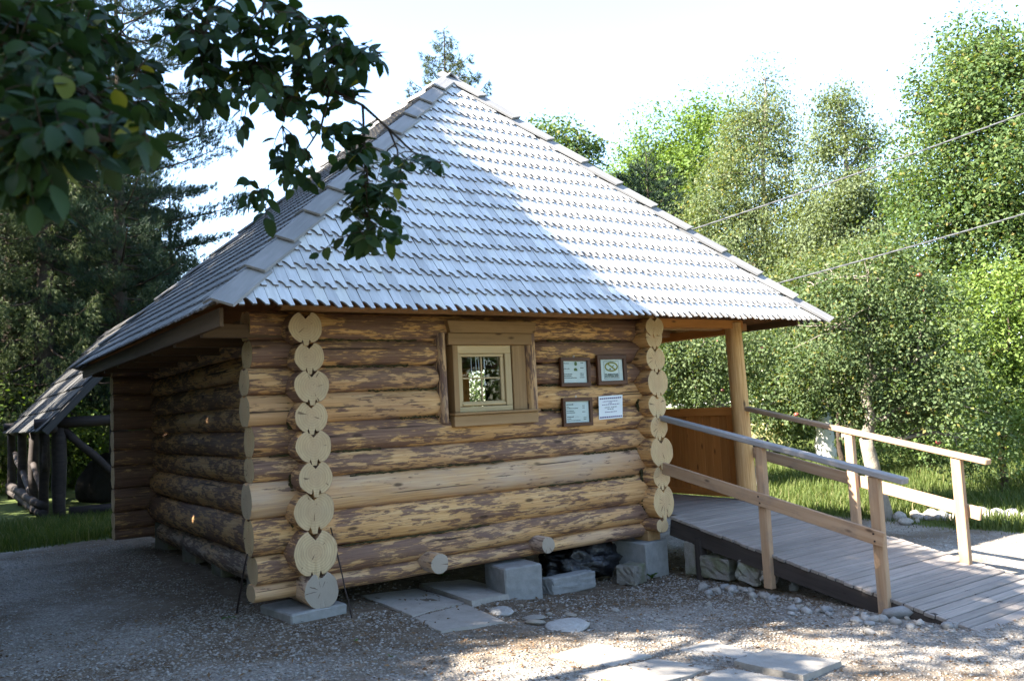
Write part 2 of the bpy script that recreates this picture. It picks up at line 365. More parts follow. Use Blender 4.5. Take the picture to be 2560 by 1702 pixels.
def ground_mat():
    m, nt, b = newmat('gravel_ground', .92, .12)
    tc = nt.nodes.new('ShaderNodeNewGeometry'); P = tc.outputs['Position']
    a = nt.nodes.new('ShaderNodeAttribute'); a.attribute_name = 'zone'; sp = nt.nodes.new('ShaderNodeSeparateColor'); L(nt, a.outputs['Color'], sp.inputs[0])
    big = noise(nt, P, .9, 5, .6); mid = noise(nt, P, 7, 5, .65); fine = noise(nt, P, 60, 4, .7)
    vo = N(nt, 'ShaderNodeTexVoronoi'); vo.inputs['Scale'].default_value = 55; L(nt, P, vo.inputs['Vector'])
    grav = ramp(nt, vo.outputs['Color'], [(.1, (.15, .13, .108)), (.5, (.28, .25, .215)), (.9, (.44, .41, .37))])
    grav = mix(nt, mth(nt, 'MULTIPLY', fine, .6), grav, (.22, .19, .155))
    dirt = ramp(nt, mid, [(.3, (.085, .062, .043)), (.7, (.185, .145, .105))])
    dm = ramp(nt, mth(nt, 'ADD', mth(nt, 'ADD', mth(nt, 'MULTIPLY', big, .7), mth(nt, 'MULTIPLY', mid, .3)), mth(nt, 'MULTIPLY', mth(nt, 'SUBTRACT', sp.outputs[1], .5), .6)), [(.46, (0, 0, 0)), (.62, (1, 1, 1))])
    col = mix(nt, dm, grav, dirt)
    gm = ramp(nt, mth(nt, 'ADD', sp.outputs[0], mth(nt, 'MULTIPLY', mth(nt, 'SUBTRACT', mid, .5), .5)), [(.4, (0, 0, 0)), (.6, (1, 1, 1))])
    grs = ramp(nt, mid, [(.3, (.045, .075, .018)), (.7, (.11, .13, .04))])
    col = mix(nt, gm, col, grs)
    L(nt, col, b.inputs['Base Color'])
    bump(nt, b, mth(nt, 'ADD', mth(nt, 'MULTIPLY', vo.outputs['Distance'], .8), mth(nt, 'MULTIPLY', mid, .8)), .8, .02)
    return m
M_GROUND = ground_mat()
M_LF_HORN = leaf_mat('hornbeam_leaf', (.014, .036, .013), (.034, .068, .021), (.18, .19, .025), .30, .55, .2)
M_LF_APPLE = leaf_mat('apple_leaf', (.060, .098, .038), (.135, .175, .080), (.20, .17, .05), .42, .5)
M_LF_BIRCH = leaf_mat('birch_leaf', (.095, .130, .055), (.170, .200, .105), (.25, .20, .06), .42, .5)
M_LF_LINDEN = leaf_mat('broadleaf_leaf', (.055, .100, .032), (.125, .175, .065), (.20, .17, .05), .42, .45)
M_LF_ROBIN = leaf_mat('locust_leaf', (.105, .170, .035), (.165, .235, .06), None, .4, .5)
M_LF_BUSH = leaf_mat('bush_leaf', (.075, .130, .025), (.150, .210, .05), None, .38, .5)
M_LF_DARK = leaf_mat('hedge_leaf', (.018, .035, .014), (.045, .075, .028), None, .2, .5)
M_LF_PINE = leaf_mat('pine_needle', (.016, .032, .020), (.040, .062, .034), None, .12, .5)
M_LF_SPRUCE = leaf_mat('spruce_needle', (.028, .045, .016), (.085, .105, .035), None, .15, .5)
M_LF_SPRTOP = leaf_mat('young_spruce_needle', (.030, .055, .026), (.080, .100, .042), (.16, .10, .045), .2, .5)
M_GRASS = leaf_mat('grass_blade', (.050, .085, .018), (.14, .165, .050), (.27, .24, .12), .4, .5)
M_WEED = leaf_mat('weed_leaf', (.055, .11, .02), (.11, .19, .04), None, .3, .5)
M_APPLE = plain('red_apple', (.22, .06, .045), .35, .4, 0, 6, .3)

# ------------------------------------------------------------------ ground
def axis(lo, hi, flo, fhi, step, grow=1.35):
    a = list(np.arange(flo, fhi+1e-6, step)); s = step
    v = flo
    while v > lo: s *= grow; v -= s; a.insert(0, max(v, lo))
    s = step; v = fhi
    while v < hi: s *= grow; v += s; a.append(min(v, hi))
    return np.array(a)
gx = axis(-600, 600, -1.5, 13.5, .09); gy = axis(-600, 600, 2.0, 15.5, .09)
GX, GY = np.meshgrid(gx, gy, indexing='ij')
def bumps(x, y):
    near = np.exp(-((x-5)**2+(y-6)**2)/900)
    return near*(.010*np.sin(x*2.3+np.sin(y*1.7))*np.cos(y*2.9+1.3*np.sin(x*1.1)) + .006*np.sin(x*7.1+y*3.3)*np.sin(y*8.3-x*2.1))
def gz(x, y): return g(x, y)+bumps(x, y)
GZ = gz(GX, GY)
nx, ny = GX.shape
V = np.stack([GX, GY, GZ], -1).reshape(-1, 3)
ii = np.arange(nx-1)[:, None]*ny+np.arange(ny-1)[None, :]
Fq = np.stack([ii, ii+ny, ii+ny+1, ii+1], -1).reshape(-1, 4)
def grass_amt(x, y):
    wob = .35*np.sin(x*1.3+y*.9)+.22*np.sin(y*2.7-x*1.9)
    r_ = smooth((x-10.9+.35*wob)/.9)
    l_ = smooth((y-13.3-.25*wob)/.5)*smooth((5.5-x)/1.0)
    b_ = smooth((np.hypot(x, y)-30)/6)
    back = smooth((y-14)/1.5)
    return np.clip(np.maximum.reduce([r_, l_, b_, back, smooth((-2.6-x+.3*wob)/.8)]), 0, 1)
def dirt_amt(x, y):                 # bare earth close to the walls and under the house
    d = np.maximum(0, np.maximum(2.0-x, x-6.9))+np.maximum(0, 6.2-y)
    return .54+.36*np.exp(-(d/.55)**2)
me = fastmesh('ground', V, Fq, M_GROUND, smooth_=True)
ca = me.color_attributes.new('zone', 'FLOAT_COLOR', 'POINT')
za = np.stack([grass_amt(V[:, 0], V[:, 1]), dirt_amt(V[:, 0], V[:, 1]), np.zeros(len(V)), np.ones(len(V))], -1).astype(np.float32)
ca.data.foreach_set('color', za.ravel())
tag(obj('ground', me), kind='structure')

# ------------------------------------------------------------------ log cabin
CAB = empty('log_cabin', (4.55, 9.5, 0), 'small log cabin of peeled round logs under a steep silvery shingle roof', 'cabin')
PH = sorted(set([0, .06, .12, .2, .28, .34, .5, .7, .9, 1.1, 1.3, 1.571, 1.8, 2.0, 2.2, 2.4, 2.6, 2.75, 2.86, 2.885, 2.94, 2.985, 3.01, 3.06, 3.1416]))
PH = [-p for p in reversed(PH[1:-1])] + PH
def section(Ry, Rz, hv, notch=.34, tongue=True, rnd=random):
    out = []; sk = rnd.uniform(-.06, .06); tk = rnd.uniform(-.05, .05); sl = rnd.uniform(.70, .84)
    for p in PH:
        r = 1.0; a = abs(p+sk) ; psi = math.pi-abs(p)
        y = Ry*math.sin(p); z = Rz*math.cos(p)
        if z > hv: k = hv/z; z = hv; y *= .5+.5*k
        if z < -hv: z = -hv
        if notch and abs(p) < .34:
            z = hv*(1-notch*(1-abs(p)/.34))*.98; y = Ry*.36*p/.34
        if tongue:
            if psi < .14: z = -hv*1.22; y = Ry*.13*(psi/.14)*(1 if p > 0 else -1)
            elif psi < .17: z = -hv*.98; y = Ry*.16*(1 if p > 0 else -1)
            elif psi < .22: z = -hv*sl; y = Ry*.21*(1 if p > 0 else -1)
            elif psi < .27: z = -hv*.96; y = Ry*.27*(1 if p > 0 else -1)
        out.append((y+tk*Ry*.2, z))
    return out
def log_mesh(name, Ln, Ry, Rz, hv, seed, notch=.34, tongue=True, taper=0.0, chop=0.0, step=.16, mats=None):
    r = random.Random(seed); sec = section(Ry, Rz, hv, notch, tongue, r); n = len(sec)
    nseg = max(3, int(Ln/step)); xs = [-Ln/2+Ln*i/nseg for i in range(nseg+1)]
    xs = [xs[0], xs[0]+.006]+xs[1:-1]+[xs[-1]-.006, xs[-1]]
    ph = [r.uniform(0, 6.3) for _ in range(8)]
    V = []; Fc = []; mi = []
    for i, x in enumerate(xs):
        t = (x+Ln/2)/Ln; e = 1.0
        if i in (0, len(xs)-1): e = .975
        if chop:                                # axe-rounded right end
            q = (Ln/2-x); 
            if q < .10: e *= 1-chop*(1-q/.10)**2
        for j, (y, z) in enumerate(sec):
            a = math.atan2(y, z)
            nz = 1+.018*math.sin(3*a+ph[0]+x*2.2)+.014*math.sin(5*a+ph[1]-x*4.1)+.016*math.sin(2*a+ph[2]+x*1.3)+.008*math.sin(9*a+ph[3]+x*9)
            s = e*nz*(1+taper*(t-.5))
            inner = abs(math.sin(a)) < .42
            V.append((x+(.0 if 0 < i < len(xs)-1 else r.uniform(-.002, .002)), y*s+.006*math.sin(x*1.7+ph[4]), z*(s if not inner else e*(1+taper*(t-.5)))+.005*math.sin(x*1.4+ph[5])))
    for i in range(len(xs)-1):
        for j in range(n): Fc.append((i*n+j, (i+1)*n+j, (i+1)*n+(j+1) % n, i*n+(j+1) % n)); mi.append(0)
    for base, flip in ((0, False), ((len(xs)-1)*n, True)):
        c = len(V); x = V[base][0]
        V.append((x, 0, 0))
        for j in range(n):
            f = (base+j, base+(j+1) % n, c)
            Fc.append(f if not flip else f[::-1]); mi.append(1)
    me = pymesh(name, V, Fc, mats or (M_LOG, M_END), mi, True)
    me.set_sharp_from_angle(angle=.75)
    return me
LOGSEED = [100]
def log(p0, p1, Ry, Rz, hv, bark=.5, grey=.2, parent=CAB, name='log', **kw):
    p0 = Vector(p0); p1 = Vector(p1); LOGSEED[0] += 1
    me = log_mesh(name, (p1-p0).length, Ry, Rz, hv, LOGSEED[0], **kw)
    o = obj(name, me, parent, frame((p0+p1)/2, p1-p0, (0, 0, 1))); o['bark'] = bark; o['grey'] = grey
    return o
YB = 12.2
left_col = [(2.565, .296, 2.220, 2.472), (2.588, .262, 1.985, 2.222), (2.601, .302, 1.725, 1.988), (2.598, .291, 1.490, 1.735), (2.607, .316, 1.236, 1.496),
            (2.612, .290, .985, 1.246), (2.601, .349, .690, .992), (2.589, .371, .338, .695), (2.626, .291, .066, .345)]
for i, (cx, wd, zb, zt) in enumerate(left_col):
    zc, hv = (zb+zt)/2, (zt-zb)/2
    low = i >= 7
    log((cx, YB+.45, zc), (cx, 6.67+.012*math.sin(i*2.3), zc), wd/2, hv*1.10, hv, bark=.62+.2*random.random(), grey=(.2, .95)[i == 8],
        notch=.42 if not i == 8 else .30, tongue=i != 8, step=.2)
right_col = [(6.53, .27, 2.30, 2.50), (6.517, .25, 2.175, 2.400), (6.495, .28, 1.931, 2.18), (6.512, .306, 1.655, 1.932), (6.505, .27, 1.432, 1.668),
             (6.497, .258, 1.20, 1.440), (6.508, .337, .896, 1.205), (6.498, .255, .668, .900), (6.510, .307, .345, .680), (6.44, .175, .205, .345)]
for i, (cx, wd, zb, zt) in enumerate(right_col):
    zc, hv = (zb+zt)/2, (zt-zb)/2
    spans = [((YB+.45), 6.67+.012*math.sin(i*1.9))]
    if 1.3 < zc < 2.2: spans = [(YB+.45, 10.80), (9.86, 6.67+.012*math.sin(i*1.9))]
    for a, b_ in spans:
        log((cx, a, zc), (cx, b_, zc), wd/2, hv*1.10, hv, bark=.45+.25*random.random(), grey=.08, notch=.40, tongue=i != 9, step=.2)
# front wall (courses from the sill up); window gap between 3.93 and 5.04
cour = [.145, .285, .505, .805, 1.09, 1.30, 1.555, 1.81, 2.03, 2.26, 2.50]
fb = [.62, .66, .62, .44, .70, .72, .42, .66, .78, .76]
fg = [.35, .25, .15, .55, .25, .10, .22, .20, .06, .03]
for i in range(10):
    zb, zt = cour[i], cour[i+1]; zc, hv = (zb+zt)/2, (zt-zb)/2
    Ry = .128 if i > 0 else .11
    xe0 = 2.15+.02*math.sin(i*1.7); xe1 = 6.66+.02*math.cos(i*2.1)
    kw = dict(notch=.12, tongue=False, step=.18)
    if i in (6, 7, 8):
        log((xe0, 6.97, zc), (3.945, 6.97, zc), Ry+.012, hv*1.12, hv, bark=fb[i], grey=fg[i], chop=.12, **kw)
        log((xe1, 6.97, zc), (5.03, 6.97, zc), Ry+.012, hv*1.12, hv, bark=min(.85, fb[i]+.12), grey=fg[i]*.6, chop=.16, **kw)
    else:
        log((xe0, 6.97, zc), (xe1, 6.97, zc), Ry+.012, hv*1.12, hv, bark=fb[i], grey=fg[i], taper=-.04 if i % 2 else .03, **kw)
# back wall
for i in range(10):
    zb, zt = cour[i], cour[i+1]; zc, hv = (zb+zt)/2, (zt-zb)/2
    log((2.0, YB, zc), (6.9, YB, zc), .135, hv*1.12, hv, bark=.95, grey=.2, notch=.12, tongue=False, step=.3)  # extra bark darkens these logs in place of the shade on them
# moss caulking tucked in the joints
M_MOSS = plain('moss_caulking', (.085, .075, .035), .95, .1, 0, 40, .5, .9, .02)
def caulk(p0, p1, r, seed):
    rr = random.Random(seed); n = 40; pts = []; rad = []
    for i in range(n+1):
        t = i/n; p = Vector(p0).lerp(Vector(p1), t); p += Vector((0, rr.uniform(-.006, .006), rr.uniform(-.006, .006)))
        pts.append(p); rad.append(r*rr.uniform(.35, 1.25))
    V, Fc = tube(pts, rad, 6); obj('moss_caulking', pymesh('moss_caulking', V, Fc, (M_MOSS,), None, True), CAB)
for k, (i, a, b_) in enumerate([(9, 2.75, 3.7), (7, 3.2, 3.9), (6, 3.5, 3.95), (5, 2.3, 3.3), (4, 3.0, 4.6), (9, 5.2, 6.2), (7, 5.1, 6.0), (3, 5.0, 6.3), (2, 2.9, 4.4), (8, 2.8, 3.6), (4, 5.6, 6.35), (6, 5.1, 5.9)]):
    caulk((a, 6.875, cour[i]), (b_, 6.875, cour[i]), .009, k)
for k, z in enumerate([1.62, .75, .5, 1.1]): caulk((2.47, 6.85, z-.1), (2.46, 6.86, z+.12), .02, 50+k); caulk((6.375, 6.85, z-.12), (6.37, 6.86, z+.12), .022, 70+k)
# floor and joists
box3('ceiling', CAB, (2.42, 6.83, 2.505), (6.68, 12.35, 2.55), M_SOFFIT)
box3('floor', CAB, (2.7, 7.05, .30), (6.42, 12.1, .36), M_DARKW)
for cx, cz, r, yf in ((3.71, .262, .088, 6.64), (4.925, .272, .078, 6.66)):
    log((cx, 9.8, cz), (cx, yf, cz), r, r, r*.98, bark=.5, grey=.9, name='joist', notch=0, tongue=False)
box3('packing_block', CAB, (6.36, 6.80, .105), (6.54, 7.02, .215), M_TRIM)

# window
WIN = empty('window', (4.4, 6.84, 1.45), parent=CAB)
def wb(name, x0, x1, z0, z1, y0, y1, mat, bev=.005): return box3(name, WIN, (x0, y0, z0), (x1, y1, z1), mat, bev)
def angled(name, xa0, xa1, xb0, xb1, z0, z1, y0, y1, mat):     # board with slanted ends: a = top edge, b = bottom edge
    V = [(xa0, y0, z1), (xa1, y0, z1), (xb1, y0, z0), (xb0, y0, z0), (xa0, y1, z1), (xa1, y1, z1), (xb1, y1, z0), (xb0, y1, z0)]
    c = Vector(((xa0+xa1)/2, (y0+y1)/2, (z0+z1)/2)); V = [tuple(Vector(v)-c) for v in V]
    Fc = [(0, 3, 2, 1), (4, 5, 6, 7), (0, 1, 5, 4), (1, 2, 6, 5), (2, 3, 7, 6), (3, 0, 4, 7)]
    return obj(name, pymesh(name, V, Fc, (mat,)), WIN, Matrix.Translation(c))
angled('head_board', 3.978, 4.998, 4.005, 4.972, 2.327, 2.437, 6.775, 6.86, M_TRIM)
wb('head_board', 3.99, 4.95, 2.214, 2.325, 6.795, 6.86, M_TRIM)
wb('sill_board', 4.010, 4.972, 1.447, 1.553, 6.775, 6.86, M_TRIM)
wb('sill', 4.000, 4.985, 1.555, 1.578, 6.745, 6.98, M_TRIM)
wb('jamb_board', 4.728, 4.885, 1.580, 2.212, 6.830, 6.90, M_TRIM)
wb('jamb_board', 4.035, 4.093, 1.580, 2.212, 6.800, 7.05, M_TRIM)
for x0, x1, zb, zt in ((3.893, 3.998, 1.49, 2.325), (4.893, 5.022, 1.485, 2.34)):
    c = (x0+x1)/2; LOGSEED[0] += 1
    me = log_mesh('half_log_trim', zt-zb, (x1-x0)/2, .10, .10, LOGSEED[0], notch=0, tongue=False)
    o = obj('half_log_trim', me, WIN, frame((c, 6.90, (zb+zt)/2), (0, 0, 1), (0, -1, 0))); o['bark'] = .55; o['grey'] = .35
# outer frame, sash, glazing bars and pane
FR = empty('frame', (4.4, 6.86, 1.58), parent=WIN)
for n_, a in (('frame_rail', (4.098, 4.722, 2.135, 2.213)), ('frame_rail', (4.098, 4.722, 1.580, 1.628)), ('frame_stile', (4.098, 4.146, 1.630, 2.133)), ('frame_stile', (4.650, 4.722, 1.630, 2.133))):
    box3(n_, WIN, (a[0], 6.845, a[2]), (a[1], 6.93, a[3]), M_SASH, .004)
bpy.data.objects.remove(FR); WM.pop('frame')
for n_, a in (('sash_rail', (4.148, 4.648, 2.105, 2.132)), ('sash_rail', (4.148, 4.648, 1.632, 1.678)), ('sash_stile', (4.148, 4.172, 1.680, 2.103)), ('sash_stile', (4.606, 4.648, 1.680, 2.103))):
    box3(n_, WIN, (a[0], 6.866, a[2]), (a[1], 6.92, a[3]), M_SASH, .005)
box3('drip_bar', WIN, (4.150, 6.842, 1.640), (4.640, 6.864, 1.660), M_SASH, .004)
box3('glazing_bar', WIN, (4.176, 6.872, 1.892), (4.602, 6.890, 1.906), M_SASH, .002)
box3('glazing_bar', WIN, (4.384, 6.871, 1.682), (4.398, 6.889, 1.890), M_SASH, .002)
box3('glazing_bar', WIN, (4.384, 6.871, 1.908), (4.398, 6.889, 2.101), M_SASH, .002)
for (a, b_, c, d) in ((4.174, 4.383, 1.681, 1.891), (4.399, 4.604, 1.681, 1.891), (4.174, 4.383, 1.907, 2.102), (4.399, 4.604, 1.907, 2.102)):
    obj('pane', pymesh('pane', [(a-4.39, 0, c-1.9), (b_-4.39, 0, c-1.9), (b_-4.39, 0, d-1.9), (a-4.39, 0, d-1.9)], [(0, 1, 2, 3)], (M_GLASS,)), WIN, Matrix.Translation((4.39, 6.881, 1.9)))
# side window in the far wall, seen through the front one
SW = empty('side_window', (6.5, 10.3, 1.3), parent=CAB)
box3('jamb_board', SW, (6.34, 10.78, 1.25), (6.66, 10.86, 2.30), M_ORANGE)
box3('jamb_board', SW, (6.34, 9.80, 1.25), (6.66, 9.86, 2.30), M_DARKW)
box3('head_board', SW, (6.34, 9.862, 2.19), (6.66, 10.778, 2.29), M_ORANGE)
box3('sill_board', SW, (6.34, 9.862, 1.25), (6.66, 10.778, 1.33), M_ORANGE)
# ribbons hanging just behind the pane
for x, z0, wd in ((4.325, 1.95, .007), (4.378, 1.94, .010), (4.412, 1.965, .007), (4.472, 2.0, .014)):
    o = box3('hanging_ribbon', None, (x, 6.955, z0), (x+wd, 6.957, 2.16), M_WHITE, 0)
    tag(o, 'thin white ribbon hanging behind the window pane', 'ribbon', 'ribbons behind the window pane')
o = obj('hanging_pennant', pymesh('hanging_pennant', [(-.016, 0, 0), (.016, 0, 0), (.004, 0, .04), (-.004, 0, .04), (-.016, .003, 0), (.016, .003, 0), (.004, .003, .04), (-.004, .003, .04)],
    [(0, 1, 2, 3), (7, 6, 5, 4), (0, 4, 5, 1), (1, 5, 6, 2), (2, 6, 7, 3), (3, 7, 4, 0)], (M_WHITE,)), None, Matrix.Translation((4.478, 6.955, 1.835)))
tag(o, 'small white triangular pennant hanging behind the window pane', 'pennant')
o = box3('pennant_string', None, (4.477, 6.955, 1.872), (4.479, 6.957, 2.16), M_WHITE, 0); tag(o, 'thin string holding the small triangular pennant inside the window', 'string')

# ------------------------------------------------------------------ roof
EX0, EX1, EY0, EY1, EZ = 1.68, 8.78, 6.08, 13.10, 2.42
AX, AY0, AZ = 5.22, 8.63, 5.65
AY1 = EY1-(AY0-EY0)
ROOF = empty('roof', (AX, 9.6, EZ), parent=CAB)
def hipsolid(dz_top, dz_bot, inset):
    V = []
    for dz in (dz_top, dz_bot):
        for (cx, cy, ay) in ((EX0, EY0, AY0), (EX1, EY0, AY0), (EX1, EY1, AY1), (EX0, EY1, AY1)):
            c = Vector((cx, cy, EZ)).lerp(Vector((AX, ay, AZ)), inset); V.append((c.x, c.y, c.z+dz))
        V += [(AX, AY0, AZ+dz), (AX, AY1, AZ+dz)]
    t = [(0, 1, 4), (1, 2, 5, 4), (2, 3, 5), (3, 0, 4, 5)]
    Fc = t+[tuple(i+6 for i in reversed(f)) for f in t]+[(0, 6, 7, 1), (1, 7, 8, 2), (2, 8, 9, 3), (3, 9, 6, 0)]
    return V, Fc
V, Fc = hipsolid(-.008, -.06, .042)
obj('roof_deck', pymesh('roof_deck', [tuple(Vector(v)-Vector((AX, 9.6, EZ))) for v in V], Fc, (M_SOFFIT,)), ROOF, Matrix.Translation((AX, 9.6, EZ)))
SW_, ROW = .0935, .215
def shingle_local(r):
    """outline in (u across, v up the slope) with a hooked tooth at the lower edge"""
    k = r.uniform(.85, 1.12); wd = SW_*r.uniform(.965, 1.0)-.0012; tw = r.uniform(.56, .66); v0 = r.uniform(-.006, .006)
    prof = [(0, .070), (.12, .074), (.26, .068), (.38, .055), (.48, .037), (tw-.04, .016), (tw+.01, .0), (1, .0)]
    return [((u-.5)*wd, v*k+v0) for u, v in prof]
def shingle_vf(r, thick=.015):
    pr = shingle_local(r); n = len(pr); Lg = .345; wd = pr[-1][0]; w0 = pr[0][0]
    def lift(v): return .030*(1-max(v, 0)/Lg)+.004
    top = [(u, v, lift(v)) for u, v in pr]+[(wd, .2, lift(.2)), (wd, Lg, lift(Lg)), (w0, Lg, lift(Lg)), (w0, .2, lift(.2))]
    bot = [(u, v, lift(v)-thick) for u, v in pr]+[(wd, .2, lift(.2)-thick*.8), (wd, Lg, lift(Lg)-.006), (w0, Lg, lift(Lg)-.006), (w0, .2, lift(.2)-thick*.8)]
    m = len(top); V = top+bot
    # top: strips between the toothed edge and the straight part
    Fc = [tuple([0]+list(range(1, n))+[n, n+3]), (n, n+1, n+2, n+3)]
    for i in range(n+3): Fc.append((i, i+m, (i+1)+m, i+1))
    Fc.append((m-1, 2*m-1, m, 0))
    return V, Fc
def face_frame(e0, e1, apex_mid):
    """eave from e0 to e1; returns origin, u (along eave), v (up slope), n"""
    e0 = Vector(e0); e1 = Vector(e1); u = (e1-e0).normalized(); k = Vector(apex_mid)-e0; v = (k-u*k.dot(u)).normalized(); return e0, u, v, u.cross(v)
faces = {
    'front': face_frame((EX0, EY0, EZ), (EX1, EY0, EZ), (AX, AY0, AZ)),
    'left': face_frame((EX0, EY1, EZ), (EX0, EY0, EZ), (AX, AY0, AZ)),
    'right': face_frame((EX1, EY0, EZ), (EX1, EY1, EZ), (AX, AY0, AZ)),
    'back': face_frame((EX1, EY1, EZ), (EX0, EY1, EZ), (AX, AY1, AZ))}
def clipu(fname, v):
    o, u, vv, n = faces[fname]; run = {'front': (AX-EX0, EX1-AX, AY0-EY0), 'back': (EX1-AX, AX-EX0, AY0-EY0), 'left': (EY1-AY1, AY0-EY0, AX-EX0), 'right': (AY0-EY0, EY1-AY1, EX1-AX)}[fname]
    Lu = {'front': EX1-EX0, 'back': EX1-EX0, 'left': EY1-EY0, 'right': EY1-EY0}[fname]
    sl = math.hypot(run[2], AZ-EZ); t = max(-.2, min(1, v/sl)); return run[0]*t, Lu-run[1]*t, sl
variants = []
for k in range(6):
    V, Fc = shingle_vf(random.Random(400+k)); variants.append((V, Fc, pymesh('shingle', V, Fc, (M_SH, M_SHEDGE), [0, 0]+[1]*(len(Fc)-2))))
def shingles(fname, mat, indiv=0):
    o, u, v, n = faces[fname]; _, _, sl = clipu(fname, 0); allS = []
    nrow = int(sl/ROW)+1; r = random.Random(hash(fname) % 1000 if False else len(fname)*17)
    for i in range(nrow):
        s0 = i*ROW; a, b_, _ = clipu(fname, s0); off = r.uniform(0, SW_)
        x = a-SW_+off*.6
        while x < b_+SW_*.5:
            allS.append((x+SW_/2, s0+r.uniform(-.009, .009), r.randrange(6), r.uniform(-.022, .022), r.random())); x += SW_
    VV = []; FF = []; TT = []; ind = []
    for (uc, s0, k, rot, tn) in allS:
        a0, b0, _ = clipu(fname, s0); a1, b1, _ = clipu(fname, s0+.36)
        whole = uc-SW_/2 > a1+.02 and uc+SW_/2 < b1-.02
        if indiv and whole and s0 < sl-.4:
            c = o+u*uc+v*s0; q = np.array(c)-CAM; ind.append((np.linalg.norm(q), uc, s0, k, rot, tn))
        else: VV.append((uc, s0, k, rot, tn))
    if indiv:
        ind.sort(); rest = ind[indiv:]; ind = ind[:indiv]; VV += [q[1:] for q in rest]
        for d, uc, s0, k, rot, tn in ind:
            M = Matrix(((u.x, v.x, n.x, 0), (u.y, v.y, n.y, 0), (u.z, v.z, n.z, 0), (0, 0, 0, 1)))
            obj('shingle', variants[k][2], ROOF, Matrix.Translation(o+u*uc+v*s0) @ M @ Matrix.Rotation(rot, 4, 'Z'))
    P = []; F5 = []; MI = []
    for uc, s0, k, rot, tn in VV:
        Vl, Fl, _ = variants[k]; b0 = len(P); ok = False
        pts = []
        for (x, y, z) in Vl:
            yy = s0+y; a, b_, _ = clipu(fname, yy); 
            yy = min(yy, sl+.01); xx = min(max(uc+x, a-.005), b_+.005); pts.append((xx, yy, z))
        if max(p[0] for p in pts)-min(p[0] for p in pts) < .01: continue
        P += [o+u*p[0]+v*p[1]+n*p[2] for p in pts]
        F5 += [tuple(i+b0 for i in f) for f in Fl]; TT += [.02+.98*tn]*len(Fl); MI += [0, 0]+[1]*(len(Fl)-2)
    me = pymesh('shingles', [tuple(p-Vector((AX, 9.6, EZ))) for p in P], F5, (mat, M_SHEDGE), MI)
    at = me.attributes.new('tint', 'FLOAT', 'FACE'); at.data.foreach_set('value', np.array(TT, np.float32))
    oo = obj('shingles', me, ROOF, Matrix.Translation((AX, 9.6, EZ))); oo['kind'] = 'stuff'
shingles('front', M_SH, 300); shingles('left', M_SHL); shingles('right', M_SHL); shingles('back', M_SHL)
# hip and ridge cap boards
def caps(p0, p1, e1, e2, step=.475, wd=.145, thick=.022):
    """p0 eave end, p1 top end; e1,e2 unit vectors down the two faces, square to the hip"""
    p0 = Vector(p0); p1 = Vector(p1); Ln = (p1-p0).length; d = (p1-p0)/Ln; n = max(1, int(round(Ln/step))); st = Ln/n
    up = -(e1+e2).normalized()
    for i in range(n):
        r = random.Random(i*7+int(p1.x*10)); a = p0+d*(i*st-.03); b_ = p0+d*((i+1)*st+.10)
        V = []
        for q, h, cut in ((a, .088, 0), (b_, .042, .0)):
            w1 = wd*r.uniform(.93, 1.05); w2 = wd*r.uniform(.93, 1.05)
            for t in (0, -thick):
                top = q+up*(h+t)
                V += [top+e1*w1+d*(.05 if h > .05 else 0), top, top+e2*w2+d*(.05 if h > .05 else 0)]
        c = (a+b_)/2; V = [v-c for v in V]
        Fc = [(0, 1, 7, 6), (1, 2, 8, 7), (3, 9, 10, 4), (4, 10, 11, 5), (0, 3, 4, 1), (1, 4, 5, 2), (6, 7, 10, 9), (7, 8, 11, 10), (0, 6, 9, 3), (2, 5, 11, 8)]
        # local X along the cap so the grain follows it
        M = frame(c, d, up); Mi = M.to_3x3().inverted()
        obj('ridge_cap', pymesh('ridge_cap', [Mi @ v for v in V], Fc, (M_CAP,)), ROOF, M)
def face_dir(p0, p1, fname):
    o, u, v, n = faces[fname]; d = (Vector(p1)-Vector(p0)).normalized(); e = d.cross(n).normalized()
    cen = {'front': (AX, EY0, EZ), 'back': (AX, EY1, EZ), 'left': (EX0, 9.6, EZ), 'right': (EX1, 9.6, EZ)}[fname]
    if e.dot(Vector(cen)-(Vector(p0)+Vector(p1))/2) < 0: e = -e
    return e
for (p0, p1, f1, f2) in (((EX0, EY0, EZ), (AX, AY0, AZ), 'front', 'left'), ((EX1, EY0, EZ), (AX, AY0, AZ), 'front', 'right'), ((EX0, EY1, EZ), (AX, AY1, AZ), 'back', 'left'),
                         ((EX1, EY1, EZ), (AX, AY1, AZ), 'back', 'right'), ((AX, AY1, AZ), (AX, AY0, AZ), 'left', 'right')):
    caps(p0, p1, face_dir(p0, p1, f1), face_dir(p0, p1, f2))
# eave boards, lookouts
M_FASC = wood('dark_eave_board', (.085, .050, .026), (.155, .095, .050), (.04, .02, .01), 22, .06)  # brown wood, with the shadow under the eave also put into the colour
board('fascia', ROOF, (EX0+.10, EY0+.22, EZ-.05), (EX0+.10, EY1-.1, EZ-.05), .03, .14, M_FASC)
board('fascia', ROOF, (EX1-.17, EY0+.3, EZ+.035), (EX1-.17, EY1-.2, EZ+.035), .03, .08, M_FASC)
for i in range(7): board('lookout', ROOF, (EX0+.11, 6.9+i*.9, 2.33), (2.5, 6.9+i*.9, 2.33), .09, .11, M_FASC)
for i in range(7): board('lookout', ROOF, (6.7, 7.15+i*.9, 2.47), (EX1-.22, 7.15+i*.9, 2.47), .09, .09, M_SOFFIT)

